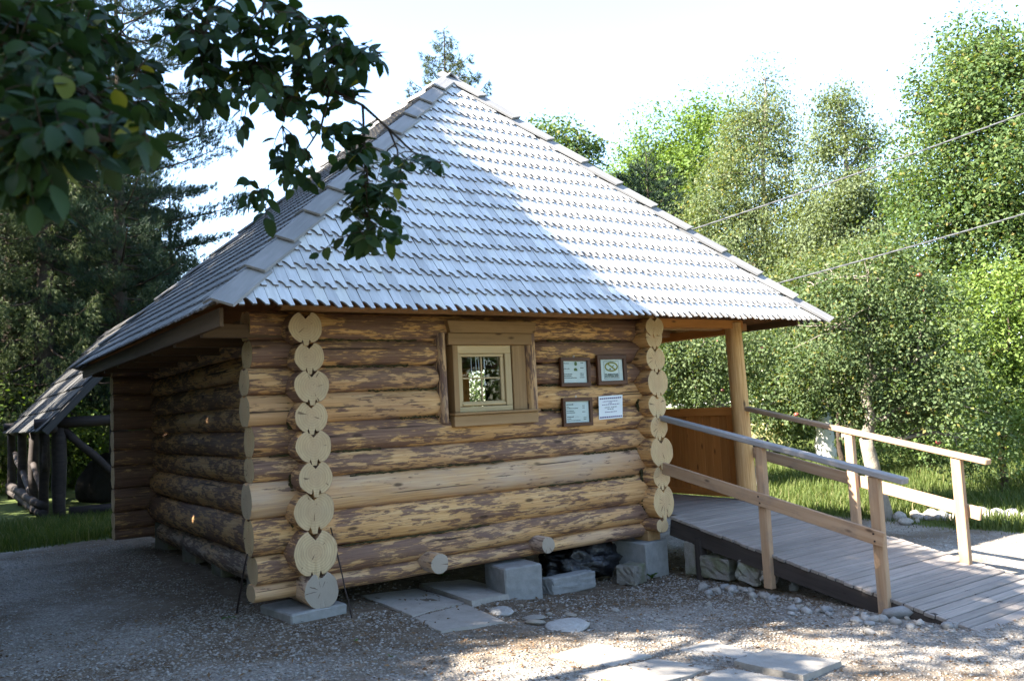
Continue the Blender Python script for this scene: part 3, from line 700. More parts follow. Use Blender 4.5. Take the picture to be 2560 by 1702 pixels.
# ------------------------------------------------------------------ porch
XP = 8.17
def roundpost(name, parent, base, top, r0, r1, mat_bark, seed, grey=.1):
    LOGSEED[0] += 1; Ln = (Vector(top)-Vector(base)).length
    me = log_mesh(name, Ln, (r0+r1)/2, (r0+r1)/2, (r0+r1)/2, LOGSEED[0], notch=0, tongue=False, taper=(r1-r0)/r0)
    o = obj(name, me, parent, frame((Vector(base)+Vector(top))/2, Vector(top)-Vector(base), (0, -1, 0))); o['bark'] = mat_bark; o['grey'] = grey; return o
roundpost('porch_post', CAB, (XP+.03, 6.98, .28), (XP-.02, 6.98, 2.50), .118, .098, .22, 1)
roundpost('porch_post', CAB, (XP, 11.6, .28), (XP, 11.6, 2.50), .11, .10, .22, 2)
board('porch_beam', CAB, (XP, 7.0, 2.42), (XP, 12.6, 2.42), .14, .10, M_ORANGE)
board('porch_beam', CAB, (6.6, 6.98, 2.48), (XP+.1, 6.98, 2.48), .12, .10, M_ORANGE)
y = 7.09; k = 0
while y < 11.5:
    wd = .125+.03*random.random(); board('panel_board', CAB, (XP+.03, y+wd/2, .37), (XP+.03, y+wd/2, 1.40), wd-.004, .022, M_ORANGE, up=(1, 0, 0)); y += wd
board('panel_rail', CAB, (XP+.005, 7.07, 1.425), (XP+.005, 11.5, 1.425), .05, .105, M_ORANGE)
board('panel_rail', CAB, (XP+.002, 7.09, .405), (XP+.002, 11.5, .405), .030, .07, M_ORANGE)

# ------------------------------------------------------------------ ramp
RAMP = empty('wooden_ramp', (7.4, 5.2, 0), 'grey weathered plank ramp with two handrails climbing to the cabin porch', 'ramp')
XR0, XR1 = 6.57, 8.30
RY0, RZ0, RY1, RZ1 = 6.67, .357, 3.44, -.272
rs = (RZ1-RZ0)/(RY1-RY0); RD = Vector((0, RY1-RY0, RZ1-RZ0)).normalized(); RN = Vector((1, 0, 0)).cross(-RD).normalized()
if RN.z < 0: RN = -RN
def rz(y): return RZ0+(y-RY0)*rs
Lr = math.hypot(RY1-RY0, RZ1-RZ0); s = .0; k = 0
while s < Lr:
    wd = .138+.01*random.random() if s < .75 else .084+.012*random.random()
    if s+wd > Lr: wd = Lr-s
    c = Vector((0, RY0, RZ0))+RD*(s+wd/2); gap = .006+.004*random.random()
    x0 = XR0+random.uniform(-.012, .012); x1 = XR1+random.uniform(-.015, .015)
    dz = random.uniform(-.002, .002)
    board('plank', RAMP, (x0, c.y, c.z-.016+dz), (x1, c.y, c.z-.016+dz+random.uniform(-.002, .002)), wd-gap, .032, M_DECK, up=RN, bev=.005, wob=.0012, seed=k % 5, sub=3)
    s += wd; k += 1
y = RY0+.004
while y < 11.4:
    wd = .14; board('plank', RAMP, (6.70, y+wd/2, .341), (XP+.02, y+wd/2, .341), wd-.007, .032, M_DECK, wob=.001, seed=k % 5); y += wd; k += 1
for xs in (XR0+.04, 7.42, XR1-.05):
    a = Vector((xs, RY0, RZ0))-RN*.125; b_ = Vector((xs, RY1+.25, rz(RY1+.25)))-RN*.085
    board('stringer', RAMP, a, b_, .05, .17, M_DARKW, up=RN)
nv = []; nf = []
for o_ in [o for o in bpy.data.objects if o.name.split('.')[0] == 'plank']:
    Mo = WM[o_.name]; Lx = o_.dimensions.x if False else max(abs(v.co.x) for v in o_.data.vertices)
    for xx in (XR0+.045, 7.42, XR1-.055):
        lx = xx-Mo.translation.x
        if abs(lx) > Lx-.01: continue
        for yy in (-.022, .024):
            c = Mo @ Vector((lx+random.uniform(-.008, .008), yy, .0185)); b0 = len(nv)
            nv += [tuple(c+Vector((math.cos(t*1.047)*.0045, math.sin(t*1.047)*.0045, 0))) for t in range(6)]; nf.append(tuple(range(b0, b0+6)))
oo = obj('nail_heads', pymesh('nail_heads', nv, nf, (M_IRON,)), RAMP); oo['kind'] = 'stuff'
def railing(x, side, y_top, y_end, yb_top, yb_end, posts):
    rail = lambda y: .869+(y-3.95)*.206
    board('handrail', RAMP, (x, y_top, rail(y_top)-.025), (x, y_end, rail(y_end)-.025), .105, .052, M_RAILTOP if side < 0 else M_RAIL, up=(0, 0, 1), bev=.008)
    low = lambda y: .365+(y-4.18)*.205
    board('side_board', RAMP, (x+side*.052, yb_top, low(yb_top)), (x+side*.052, yb_end, low(yb_end)), .032, .125, M_RAIL, up=(0, 0, 1), bev=.006)
    for py, zb in posts:
        for dz in (-.03, .03):
            c = Vector((x+side*.070, py+random.uniform(-.01, .01), low(py)+dz)); V, Fc = tube([c-Vector((.004, 0, 0)), c+Vector((.004, 0, 0))], [.009, .009], 6); obj('bolt', pymesh('bolt', V, Fc, (M_IRON,)), RAMP)
    for py, zb in posts: board('post', RAMP, (x, py, zb), (x, py, rail(py)-.052), .095, .068, M_RAIL, up=(1, 0, 0), bev=.006)
railing(XR0, -1, 6.72, 3.95, 6.72, 4.15, ((5.40, -.22), (4.225, -.32)))
railing(XP+.02, 1, 6.93, 4.08, 6.93, 4.22, ((5.52, -.05), (4.38, -.25)))
for xs in (6.62, 8.2): board('support_post', RAMP, (xs, 6.3, -.35), (xs, 6.3, .16), .09, .09, M_DARKW, up=(1, 0, 0))

# ------------------------------------------------------------------ notices on the front wall
YW = 6.832
def textmesh(body, size, mat, name='lettering', bold=0.0, sx=1.0):
    cu = bpy.data.curves.new('txt', 'FONT'); cu.body = body; cu.size = size; cu.align_x = 'CENTER'; cu.align_y = 'CENTER'; cu.offset = bold; cu.extrude = .0006
    t = bpy.data.objects.new('txt', cu); COL.objects.link(t)
    me = bpy.data.meshes.new_from_object(t.evaluated_get(bpy.context.evaluated_depsgraph_get())); bpy.data.objects.remove(t); bpy.data.curves.remove(cu)
    me.materials.clear(); me.materials.append(mat); me.name = name
    for v in me.vertices: v.co.x *= sx
    return me
RXW = Matrix.Rotation(math.pi/2, 4, 'X')
def picture(name, x0, x1, z0, z1, label, fw_, tilt=0.0, hook=True):
    c = Vector(((x0+x1)/2, YW, (z0+z1)/2)); W = x1-x0; H = z1-z0
    e = empty(name, (c.x, YW, z0), label, 'picture frame', 'framed notices on the front wall')
    R = Matrix.Translation(c) @ Matrix.Rotation(tilt, 4, 'Y')
    def b(nm, ax, bx, az, bz, ya, yb, mat, bev=.003):
        s = (bx-ax, yb-ya, bz-az); lx = s[0] >= s[2]
        M = R @ Matrix.Translation(((ax+bx)/2, (ya+yb)/2, (az+bz)/2))
        if lx: me = box_mesh(s[0], s[1], s[2], mat, bev)
        else: me = box_mesh(s[2], s[1], s[0], mat, bev); M = M @ Matrix.Rotation(-math.pi/2, 4, 'Y')
        return obj(nm, me, e, M)
    for a in ((-W/2, W/2, H/2-fw_, H/2), (-W/2, W/2, -H/2, -H/2+fw_), (-W/2, -W/2+fw_, -H/2+fw_, H/2-fw_), (W/2-fw_, W/2, -H/2+fw_, H/2-fw_)):
        b('frame_bar', a[0], a[1], a[2], a[3], -.036, .0, M_FRAME)
    b('sheet', -W/2+fw_, W/2-fw_, -H/2+fw_, H/2-fw_, -.012, -.004, M_WHITE, 0)
    b('glass', -W/2+fw_+.001, W/2-fw_-.001, -H/2+fw_+.001, H/2-fw_-.001, -.019, -.017, M_PICGLASS, 0)
    if hook:
        V, Fc = tube([(0, -.004, H/2-.002), (-.010, -.006, H/2+.012), (0, -.008, H/2+.022), (.010, -.006, H/2+.012), (0, -.004, H/2-.002)], [.0022]*5, 6)
        obj('hook', pymesh('hook', V, Fc, (M_WHITE,)), e, R)
    return e, R
def marks(e, R, rows, mat=M_INK, name='print_line', y=-.0135):
    for (x, z, wd, h) in rows:                # a row of word-shaped marks
        V = []; Fc = []; r = random.Random(int((x+z)*9999)); q = x
        while q < x+wd-.003:
            l = min(r.uniform(.006, .016), x+wd-q); o = len(V); hh = h*r.uniform(.7, 1.0)
            V += [(q, y, z), (q+l, y, z), (q+l, y, z+hh), (q, y, z+hh)]; Fc.append((o, o+1, o+2, o+3)); q += l+.0035
        obj(name, pymesh(name, V, Fc, (mat,)), e, R)
e, R = picture('price_board', 5.300, 5.690, 1.786, 2.086, 'dark framed notice with two small green pictures on its price list', .038, .015)
marks(e, R, [(-.14, .083, .07, .008), (-.14, .028, .075, .009), (.08, .088, .035, .010), (.075, .036, .042, .010), (-.14, -.028, .105, .010), (-.14, -.046, .095, .010), (-.14, -.065, .165, .010), (.072, -.022, .045, .011), (.072, -.041, .045, .011), (.066, -.062, .062, .010)])
for (x, z, k) in ((.015, .072, 0), (.012, .022, 1)):
    P = [(-.018, .0), (-.016, .026), (.004, .034), (.018, .022), (.017, -.004), (-.008, -.010)] if not k else [(-.024, -.012), (-.020, .014), (.004, .020), (.016, .010), (.024, .004), (.022, -.014)]
    obj('green_picture', pymesh('green_picture', [(x+a, -.0135, z+b_) for a, b_ in P], [tuple(range(6))], (M_GREENPR,)), e, R)
e, R = picture('no_smoking_sign', 5.790, 6.200, 1.790, 2.106, 'dark framed no smoking sign with a yellow crossed-out cigarette', .045, -.006, False)
def ring(rx, rz, w, n=40):
    V = []; Fc = []
    for i in range(n):
        t = 2*math.pi*i/n; V += [(rx*math.cos(t), 0, rz*math.sin(t)), ((rx-w)*math.cos(t), 0, (rz-w*.8)*math.sin(t))]
    for i in range(n): j = (i+1) % n; Fc.append((2*i, 2*i+1, 2*j+1, 2*j))
    return V, Fc
def flat(name, V, mat, y=-.0138, Fc=None): obj(name, pymesh(name, [(v[0], y, v[-1]) for v in V], Fc or [tuple(range(len(V)))], (mat,)), e, R)
V, Fc = ring(.094, .052, .019); flat('prohibition_ring', [(v[0], v[2]+.034) for v in V], M_OLIVE, Fc=Fc)
flat('prohibition_bar', [(-.070, .070), (-.052, .078), (.070, .002), (.050, -.006)], M_OLIVE, -.0142)
flat('cigarette', [(-.002, .030), (.034, .053), (.040, .046), (.006, .024)], M_GREENPR, -.0140)
flat('ember', [(-.018+.013*math.cos(t*.8), .010+.009*math.sin(t*.8)) for t in range(8)], M_INK, -.0140)
for x0, x1, z0, z1 in ((-.105, .105, .090, .094), (-.105, .105, -.094, -.090), (-.105, -.101, -.090, .090), (.101, .105, -.090, .090)): flat('border_line', [(x0, z0), (x1, z0), (x1, z1), (x0, z1)], M_INK)
for body, z in (('FUMATUL', -.049), ('INTERZIS', -.071)):
    me = textmesh(body, .026, M_INK, bold=.0007, sx=1.0); bx = max(v.co.x for v in me.vertices)-min(v.co.x for v in me.vertices)
    for v in me.vertices: v.co.x *= .19/bx
    obj('lettering', me, e, R @ Matrix.Translation((0, -.0145, z)) @ RXW)
e, R = picture('service_list', 5.300, 5.690, 1.380, 1.672, 'dark framed price list whose sheet carries only lines of print', .038, .01)
marks(e, R, [(-.135, .070, .095, .012), (-.135, .050, .035, .008), (-.135, .033, .15, .009), (.075, .055, .03, .010), (.075, .035, .03, .009), (-.135, .006, .10, .009), (-.135, -.012, .11, .009), (.070, -.006, .045, .009), (-.13, -.055, .085, .012), (-.035, -.051, .06, .003), (-.13, -.073, .05, .007), (-.13, -.090, .17, .007), (.085, -.066, .035, .009), (.085, -.083, .035, .009)])
# loose paper
n1, n2 = 9, 7; V = []; Fc = []
for i in range(n1):
    for j in range(n2):
        u, v_ = i/(n1-1)-.5, j/(n2-1)-.5
        V.append((u*.33*(1+.03*v_), -.012-.010*math.sin(u*5+1)*(.5-v_)-.012*u*u*4*(.3+v_), v_*.243+.004*u))
for i in range(n1-1):
    for j in range(n2-1): Fc.append((i*n2+j, (i+1)*n2+j, (i+1)*n2+j+1, i*n2+j+1))
me = pymesh('paper_notice', V, Fc, (M_WHITE,), None, True)
pc = empty('paper_notice', (5.955, YW, 1.43), 'unframed white paper notice with patterned borders pinned to the logs', 'notice')
RP = Matrix.Translation((5.955, YW-.002, 1.555)) @ Matrix.Rotation(-.012, 4, 'Y')
obj('sheet', me, pc, RP)
def onp(u, v_): return -.0135-.010*math.sin(u*5+1)*(.5-v_)-.012*u*u*4*(.3+v_)
def strip(nm, x0, x1, z0, z1, mat, n=10):
    V = []; Fc = []
    for i in range(n+1):
        x = x0+(x1-x0)*i/n
        for z in (z0, z1): V.append((x, onp(x/.33, z/.243)-.0012, z+.004*x/.33))
    for i in range(n): Fc.append((2*i, 2*i+2, 2*i+3, 2*i+1))
    obj(nm, pymesh(nm, V, Fc, (mat,)), pc, RP)
for z in (.088, -.108):
    for i in range(11): strip('border_motif', -.152+i*.0278, -.152+i*.0278+.022, z, z+.014, M_NAVY, 2)
for (x, z, wd) in ((-.11, .060, .21), (-.03, .044, .055), (-.12, .026, .24), (-.085, -.004, .07), (0, -.002, .08), (-.05, -.022, .09), (-.085, -.052, .16)):
    q = x; r = random.Random(int(z*5000+99))
    while q < x+wd-.004: l = min(r.uniform(.010, .03), x+wd-q); strip('print_line', q, q+l, z, z+.007, M_INK if z < .02 and z > -.03 else M_NAVY, 2); q += l+.006

# ------------------------------------------------------------------ blocks, stones, bag, rods
def rough_block(name, sx, sy, sz, mat, seed, rough=.01, cuts=4, bev=.012):
    bm = bmesh.new(); bmesh.ops.create_cube(bm, size=1)
    for v in bm.verts: v.co = Vector((v.co.x*sx, v.co.y*sy, v.co.z*sz))
    bmesh.ops.bevel(bm, geom=list(bm.edges), offset=bev, segments=1, affect='EDGES')
    bmesh.ops.subdivide_edges(bm, edges=[e for e in bm.edges if e.calc_length() > .06], cuts=cuts, use_grid_fill=True)
    r = random.Random(seed)
    for v in bm.verts: v.co += Vector((r.uniform(-1, 1), r.uniform(-1, 1), r.uniform(-1, 1)))*rough
    me = bpy.data.meshes.new(name); bm.to_mesh(me); bm.free(); me.materials.append(mat); return me
def block(name, c, size, rot, mat, label, cat, seed, rough=.004, group=None, tilt=(0, 0)):
    o = obj(name, rough_block(name, *size, mat, seed, rough), None, Matrix.Translation(Vector(c)) @ Matrix.Rotation(rot, 4, 'Z') @ Matrix.Rotation(tilt[0], 4, 'X') @ Matrix.Rotation(tilt[1], 4, 'Y'))
    return tag(o, label, cat, group)
block('concrete_slab', (2.57, 6.93, -.025), (.50, .56, .19), .12, M_CONC, 'thick concrete slab under the round log ends at the dark corner of the cabin', 'slab', 1, .003)
block('concrete_block', (4.62, 6.84, -.05), (.40, .42, .34), -.10, M_CONC, 'pale concrete block under the sill between the two protruding joist ends', 'block', 2, .003)
block('concrete_block', (6.40, 6.97, -.09), (.36, .46, .39), .10, M_CONC, 'tall grey concrete block under the cabin corner beside the ramp', 'block', 3, .003)
block('concrete_kerb', (5.30, 6.86, -.17), (.64, .17, .17), .16, M_CONC, 'low broken concrete kerb piece lying below the black plastic sheet', 'block', 4, .006, tilt=(0, .04))
block('stone_block', (6.02, 6.72, -.17), (.25, .22, .19), .3, M_CONCD, 'small square dark stone block beside the leafy weed', 'block', 5, .008)
block('timber_block', (6.70, 6.42, -.06), (.24, .2, .34), .2, M_CONCD, 'upright dark cracked block beside the tall concrete block', 'block', 6, .006)
block('mossy_block', (6.68, 6.10, -.12), (.22, .36, .21), .06, M_CONCD, 'mossy rectangular stone block under the ramp edge', 'block', 7, .010)
block('dark_rock', (6.70, 5.72, -.13), (.22, .24, .20), .5, M_CONCD, 'broken dark rock under the ramp edge beside the mossy block', 'rock', 8, .02, tilt=(.3, .2))
block('dark_rock', (6.72, 5.52, -.12), (.14, .14, .17), .9, M_STONE, 'small pale angular rock touching the foot of a ramp post', 'rock', 9, .016, tilt=(.4, .5))
for i, (y, zt, wd) in enumerate(((8.1, .30, .3), (9.3, .30, .3), (10.5, .30, .3), (11.9, .34, .34))):
    block('log_pier', (2.66, y, zt/2-.06), (.30, wd, zt+.10), .1*i, M_CONCD, ['dark pier under the side wall close to the leaning stick', 'second dark pier under the side wall, next beyond the one by the leaning stick', 'dark pier under the side wall, next before the far corner pier', 'tall dark pier under the far corner of the side wall'][i], 'pier', 20+i, .006)
block('concrete_block', (6.45, 12.1, -.05), (.4, .4, .5), 0, M_CONC, 'concrete block under the hidden rear corner of the cabin', 'block', 31, .004)
# stones
def stone_mesh(seed, sq=1.0):
    bm = bmesh.new(); bmesh.ops.create_icosphere(bm, subdivisions=2, radius=.5); r = random.Random(seed); ph = [Vector((r.uniform(-1, 1), r.uniform(-1, 1), r.uniform(-1, 1))).normalized() for _ in range(7)]
    for v in bm.verts:
        d = v.co.normalized(); f = 1.0
        for k, p in enumerate(ph): 
            t = d.dot(p)
            if t > .55: f = min(f, .55/t+.22*sq)
        v.co = d*.5*f*(1+.04*r.uniform(-1, 1))
    me = bpy.data.meshes.new('stone'); bm.to_mesh(me); bm.free(); me.materials.append(M_STONE)
    me.polygons.foreach_set('use_smooth', np.ones(len(me.polygons), bool)); return me
SM = [stone_mesh(i, 1.0 if i < 5 else .6) for i in range(9)]
def stone(name, x, y, size, label, group=None, flat_=.7, k=None, sink=.3, rot=None, cat='stone'):
    k = random.randrange(9) if k is None else k; sx, sy, sz = size*random.uniform(.85, 1.2), size*random.uniform(.7, 1.0), size*flat_*random.uniform(.8, 1.1)
    z = float(gz(x, y))+sz*(.5-sink)
    M = Matrix.Translation((x, y, z)) @ Matrix.Rotation(random.uniform(0, 6.3) if rot is None else rot, 4, 'Z') @ Matrix.Rotation(random.uniform(-.25, .25), 4, 'X') @ Matrix.Diagonal((sx, sy, sz, 1))
    return tag(obj(name, SM[k], None, M), label, cat, group)
def gpt(x, y): p = ground_at(x, y); return p[0], p[1]
for (px, py, sz, fl, lab, k) in [
        (1985, 1475, .135, .85, 'round pale river stone lying clear of the ramp edge', 0),
        (2014, 1440, .13, .9, 'upright egg-shaped stone leaning on the ramp stringer', 1),
        (2045, 1460, .14, .7, 'tan wedge-shaped stone beside the upright egg-shaped stone', 6),
        (2265, 1540, .33, .55, 'large pale angular stone at the foot of the ramp end post', 7),
        (1250, 1530, .30, .22, 'flat cream flagstone fragment at the edge of the paving slabs', 6),
        (1330, 1545, .26, .25, 'flat ochre stone behind the dark blue-grey stone', 7),
        (1338, 1558, .19, .35, 'dark blue-grey stone in front of the flat ochre stone', 2),
        (1420, 1571, .34, .18, 'long thin ochre stone half buried in gravel', 8),
        (1538, 1530, .085, .7, 'white rounded pebble among dry leaves', 3),
        (1646, 1555, .085, .5, 'flat white pebble alone on the dirt', 4),
        (1373, 1536, .07, .6, 'small cream pebble beside the ochre stone', 1),
        (1425, 1540, .11, .4, 'flat grey pebble between the cream pebble and the white one', 2),
        (1303, 1515, .06, .8, 'small stone leaning on the concrete block', 0),
        (1935, 1435, .17, .45, 'dark flat stone at the foot of the first ramp post', 2),
        (2145, 1500, .16, .7, 'tan stone under the ramp stringer', 5)]:
    x, y = gpt(px, py); stone('stone', x, y, sz, lab, None, fl, k)
for i in range(95):                      # heap of cobbles along the ramp foot
    t = random.random(); x = 6.5-abs(random.gauss(0, .22)); y = 6.0-2.7*t+random.gauss(0, .08)
    if y < 3.55: continue
    x += .1*(t > .75)
    stone('cobble', x, y, random.choice((.04, .05, .06, .07, .09, .11)), 'small rounded cobble lying along the foot of the wooden ramp', 'cobbles along the ramp', .7, cat='cobble')
for i in range(60):                      # rubble edging by the grass
    t = random.random(); x = 11.35+t*2.2+random.gauss(0, .16); y = 7.0-t*2.3+random.gauss(0, .16)
    stone('rubble_stone', x, y, random.choice((.12, .16, .2, .24, .28)), 'sun-bleached rubble stone in the row edging the grass', 'rubble stones edging the grass', .75, cat='stone')
# black plastic
bm = bmesh.new(); bmesh.ops.create_icosphere(bm, subdivisions=4, radius=.5); r = random.Random(5)
for v in bm.verts:
    a = v.co.copy(); v.co = Vector((a.x*.95, a.y*.55, a.z*.42))
    v.co += v.normal*(.035*math.sin(a.x*17+a.z*9)+.03*math.sin(a.y*21-a.x*8)+.02*math.sin(a.z*30+a.x*14)+.015*math.sin(a.x*41+a.y*33))
    if v.co.z < -.15: v.co.z = -.15
me = bpy.data.meshes.new('plastic_sheet'); bm.to_mesh(me); bm.free(); me.materials.append(M_BAG); me.polygons.foreach_set('use_smooth', np.ones(len(me.polygons), bool))
tag(obj('plastic_sheet', me, None, Matrix.Translation((5.78, 7.25, -.09)) @ Matrix.Rotation(-.1, 4, 'Z')), 'crumpled black plastic sheet stuffed under the cabin floor', 'plastic sheet')
def rod(name, p0, p1, r_, lab):
    pts = [Vector(p0).lerp(Vector(p1), i/6)+Vector((random.uniform(-.006, .006), random.uniform(-.004, .004), 0)) for i in range(7)]
    V, Fc = tube(pts, [r_*(1.1-.2*i/6) for i in range(7)], 7); tag(obj(name, pymesh(name, V, Fc, (M_IRON,), None, True)), lab, 'rod')
b0 = ground_at(882, 1543); t0 = on(828, 1318, 1, 6.80); rod('iron_rod', (b0[0], b0[1], b0[2]-.03), t0, .006, 'thin dark rod leaning on the front wall beside the round log ends')
b0 = ground_at(588, 1532); t0 = on(618, 1385, 0, 2.10); rod('leaning_stick', (b0[0], b0[1], b0[2]-.03), t0, .008, 'dark stick leaning against the shaded corner of the cabin')
# paving slabs
PAV = [([(905, 1492), (1040, 1474), (1163, 1509), (1030, 1543)], .016, 'paving slab nearest the round log ends by the front wall'),
       ([(1034, 1546), (1167, 1512), (1262, 1556), (1098, 1580)], .010, 'pinkish paving slab sunk in gravel in front of the wall slabs'),
       ([(1050, 1470), (1168, 1459), (1292, 1494), (1178, 1516)], .05, 'thick paving slab touching the pale concrete block'),
       ([(1371, 1642), (1488, 1611), (1631, 1640), (1534, 1668)], .010, 'paving slab in the path, next to the dappled gravel'),
       ([(1440, 1690), (1540, 1671), (1640, 1650), (1790, 1672), (1650, 1712)], .012, 'paving slab in the path with a broken corner'),
       ([(1834, 1668), (1915, 1637), (2104, 1668), (2010, 1706)], .045, 'thick paving slab with an exposed edge at the end of the path'),
       ([(1697, 1627), (1768, 1602), (1905, 1635), (1839, 1647)], .007, 'sunlit paving slab half covered by gravel'),
       ([(1735, 1700), (1825, 1674), (2000, 1708), (1900, 1745)], .014, 'paving slab between the broken one and the thick one')]
for k, (pp, th, lab) in enumerate(PAV):
    P = [ground_at(*q) for q in pp]; c = sum(P)/len(P); n = len(P); V = []
    ref = []
    for i in range(n):                     # chip the edges
        a, b_ = P[i], P[(i+1) % n]
        for t in np.linspace(0, 1, 7)[:-1]: ref.append(a+(b_-a)*t+np.append(RNG.normal(0, .007, 2), 0))
    m = len(ref); V = [(p[0]-c[0], p[1]-c[1], float(g(p[0], p[1]))+th-c[2]) for p in ref]
    V += [((p[0]-c[0])*1.02, (p[1]-c[1])*1.02, float(g(p[0], p[1]))-.05-c[2]) for p in ref]
    Fc = [tuple(range(m))]+[(i, i+m, (i+1) % m+m, (i+1) % m) for i in range(m)]
    me = pymesh('paving_slab', V, Fc, (M_SLAB,))
    bm = bmesh.new(); bm.from_mesh(me); bmesh.ops.recalc_face_normals(bm, faces=bm.faces); bm.to_mesh(me); bm.free()
    tag(obj('paving_slab', me, None, Matrix.Translation(Vector(c))), lab, 'paving slab')
# gravel: far too many to count
def pebbles(n, xlo, xhi, ylo, yhi, smin, smax, dens):
    x = RNG.uniform(xlo, xhi, n*3); y = RNG.uniform(ylo, yhi, n*3); keep = RNG.random(n*3) < dens(x, y); x = x[keep][:n]; y = y[keep][:n]; n = len(x)
    s = smin+(smax-smin)*RNG.random(n)**3
    base = np.array([(1, 0, 0), (.3, .95, 0), (-.8, .6, 0), (-.8, -.6, 0), (.3, -.95, 0), (0, 0, .75), (0, 0, -.6)])*.5
    th = RNG.uniform(0, 6.28, n); c, s_ = np.cos(th), np.sin(th)
    sc = np.stack([s*RNG.uniform(.8, 1.3, n), s*RNG.uniform(.6, 1, n), s*RNG.uniform(.45, .8, n)], -1)
    B = base[None]*RNG.uniform(.8, 1.2, (n, 7, 3))*sc[:, None, :]
    X = B[..., 0]*c[:, None]-B[..., 1]*s_[:, None]; Y = B[..., 0]*s_[:, None]+B[..., 1]*c[:, None]
    Z = B[..., 2]+(gz(x, y)+sc[:, 2]*.15)[:, None]
    V = np.stack([X+x[:, None], Y+y[:, None], Z], -1).reshape(-1, 3)
    f = []
    for i in range(5): f += [(i, (i+1) % 5, 5), ((i+1) % 5, i, 6)]
    Fc = (np.array(f)[None]+(np.arange(n)*7)[:, None, None]).reshape(-1, 3)
    return V, Fc, np.repeat(RNG.random(n), 10)
def dens(x, y):
    a = .45+.55*np.sin(x*1.7+np.sin(y*2.1)*1.3)*np.sin(y*1.3+x*.4)
    ramp_ = np.exp(-((x-6.35)/.45)**2)*(y < 6.2)*2.5
    under = ((x > 2.3) & (x < 6.4) & (y > 6.6))
    return np.clip(.22+.5*a+ramp_, .05, 1)*np.where(under, .15, 1)*np.where((x > 6.6) & (x < 8.3) & (y > 3.5), .1, 1)*np.where(y > 12.9, .1, 1)*np.where(x > 10.9, .1, 1)
V, Fc, T = pebbles(42000, -.3, 8.3, 2.4, 8.0, .006, .034, dens)
V2, F2, T2 = pebbles(14000, 0, 10.9, 3.6, 13.4, .010, .038, dens); V3, F3, T3 = pebbles(20000, -.3, 3.2, 5.0, 13.3, .008, .034, dens)
V2, F2, T2 = np.concatenate([V2, V3]), np.concatenate([F2, F3+len(V2)]), np.concatenate([T2, T3])
me = fastmesh('gravel', np.concatenate([V, V2]), np.concatenate([Fc, F2+len(V)]), M_PEB, np.concatenate([T, T2]))
tag(obj('gravel', me), 'loose grey and cream gravel scattered over the yard', 'gravel', kind='stuff')
# dry leaf litter
def cards(P, Nn, Tn, Ln, Wd, fold=.15):
    """leaf diamonds: base P, normal Nn, direction Tn"""
    Bn = np.cross(Nn, Tn); Bn /= np.linalg.norm(Bn, axis=1)[:, None]+1e-9
    Ln = Ln[:, None]; Wd = Wd[:, None]
    a = P; b_ = P+Tn*Ln*.45+Bn*Wd*.5+Nn*Wd*fold; c = P+Tn*Ln-Nn*Ln*.08; d = P+Tn*Ln*.45-Bn*Wd*.5+Nn*Wd*fold
    V = np.stack([a, b_, c, d], 1).reshape(-1, 3); n = len(P)
    return V, np.arange(n*4).reshape(n, 4)
def unit(v): return v/(np.linalg.norm(v, axis=-1, keepdims=True)+1e-9)
n = 5200; x = RNG.uniform(.3, 8.2, n); y = 2.6+RNG.random(n)*5.2; P = np.stack([x, y, gz(x, y)+.006], -1)
th = RNG.uniform(0, 6.28, n); Tn = np.stack([np.cos(th), np.sin(th), RNG.normal(0, .12, n)], -1); Nn = unit(np.stack([RNG.normal(0, .3, n), RNG.normal(0, .3, n), np.ones(n)], -1)); Tn = unit(Tn-Nn*(Tn*Nn).sum(1)[:, None])
V, Fc = cards(P, Nn, Tn, RNG.uniform(.015, .055, n), RNG.uniform(.006, .026, n))
M_LITTER = leaf_mat('dry_leaf', (.085, .05, .028), (.21, .13, .07), None, .1, .8, .1)
tag(obj('leaf_litter', fastmesh('leaf_litter', V, Fc, M_LITTER, RNG.random(n))), 'dry brown leaf bits littering the gravel', 'leaf litter', kind='stuff')

# ------------------------------------------------------------------ old open shed behind the cabin
SHED = empty('open_shed', (4.0, 19.0, 0), 'old open timber shed of dark posts under a sagging shingle roof', 'shed')
sx0, sz0, sxr, szr, sy0, sy1 = 1.63, 1.60, 3.95, 4.15, 16.6, 24.6
def sbeam(nm, p0, p1, r_, parent=SHED, seed=0):
    rr = random.Random(seed+int(p0[0]*50+p0[1]*31)); pts = [Vector(p0).lerp(Vector(p1), i/5)+Vector((rr.uniform(-.015, .015), rr.uniform(-.015, .015), rr.uniform(-.015, .015))) for i in range(6)]
    V, Fc = tube(pts, [r_*rr.uniform(.9, 1.1) for _ in range(6)], 9); c = Vector(p0)
    return obj(nm, pymesh(nm, [v-c for v in V], Fc, (M_DARKW,), None, True), parent, Matrix.Translation(c))
for x, y, r_ in ((1.95, 17.2, .115), (1.80, 18.1, .09), (1.75, 19.4, .09), (1.72, 21.6, .09), (1.70, 24.2, .09), (3.0, 17.3, .12), (5.9, 17.2, .11), (5.9, 24.2, .11), (4.0, 24.2, .1)):
    sbeam('post', (x, y, -.1), (x, y, 1.72), r_)
sbeam('tie_beam', (1.55, 17.15, 1.74), (6.3, 17.15, 1.78), .095); sbeam('tie_beam', (1.55, 24.2, 1.74), (6.3, 24.2, 1.74), .09)
sbeam('wall_plate', (1.80, 16.8, 1.62), (1.72, 24.6, 1.62), .085); sbeam('wall_plate', (6.1, 16.8, 1.70), (6.1, 24.6, 1.70), .085)
sbeam('brace', (2.02, 17.18, 1.62), (3.2, 17.18, .35), .075); sbeam('brace', (1.79, 18.15, .35), (1.74, 19.4, 1.0), .06); sbeam('brace', (1.80, 18.15, 1.5), (1.78, 17.7, .9), .05)
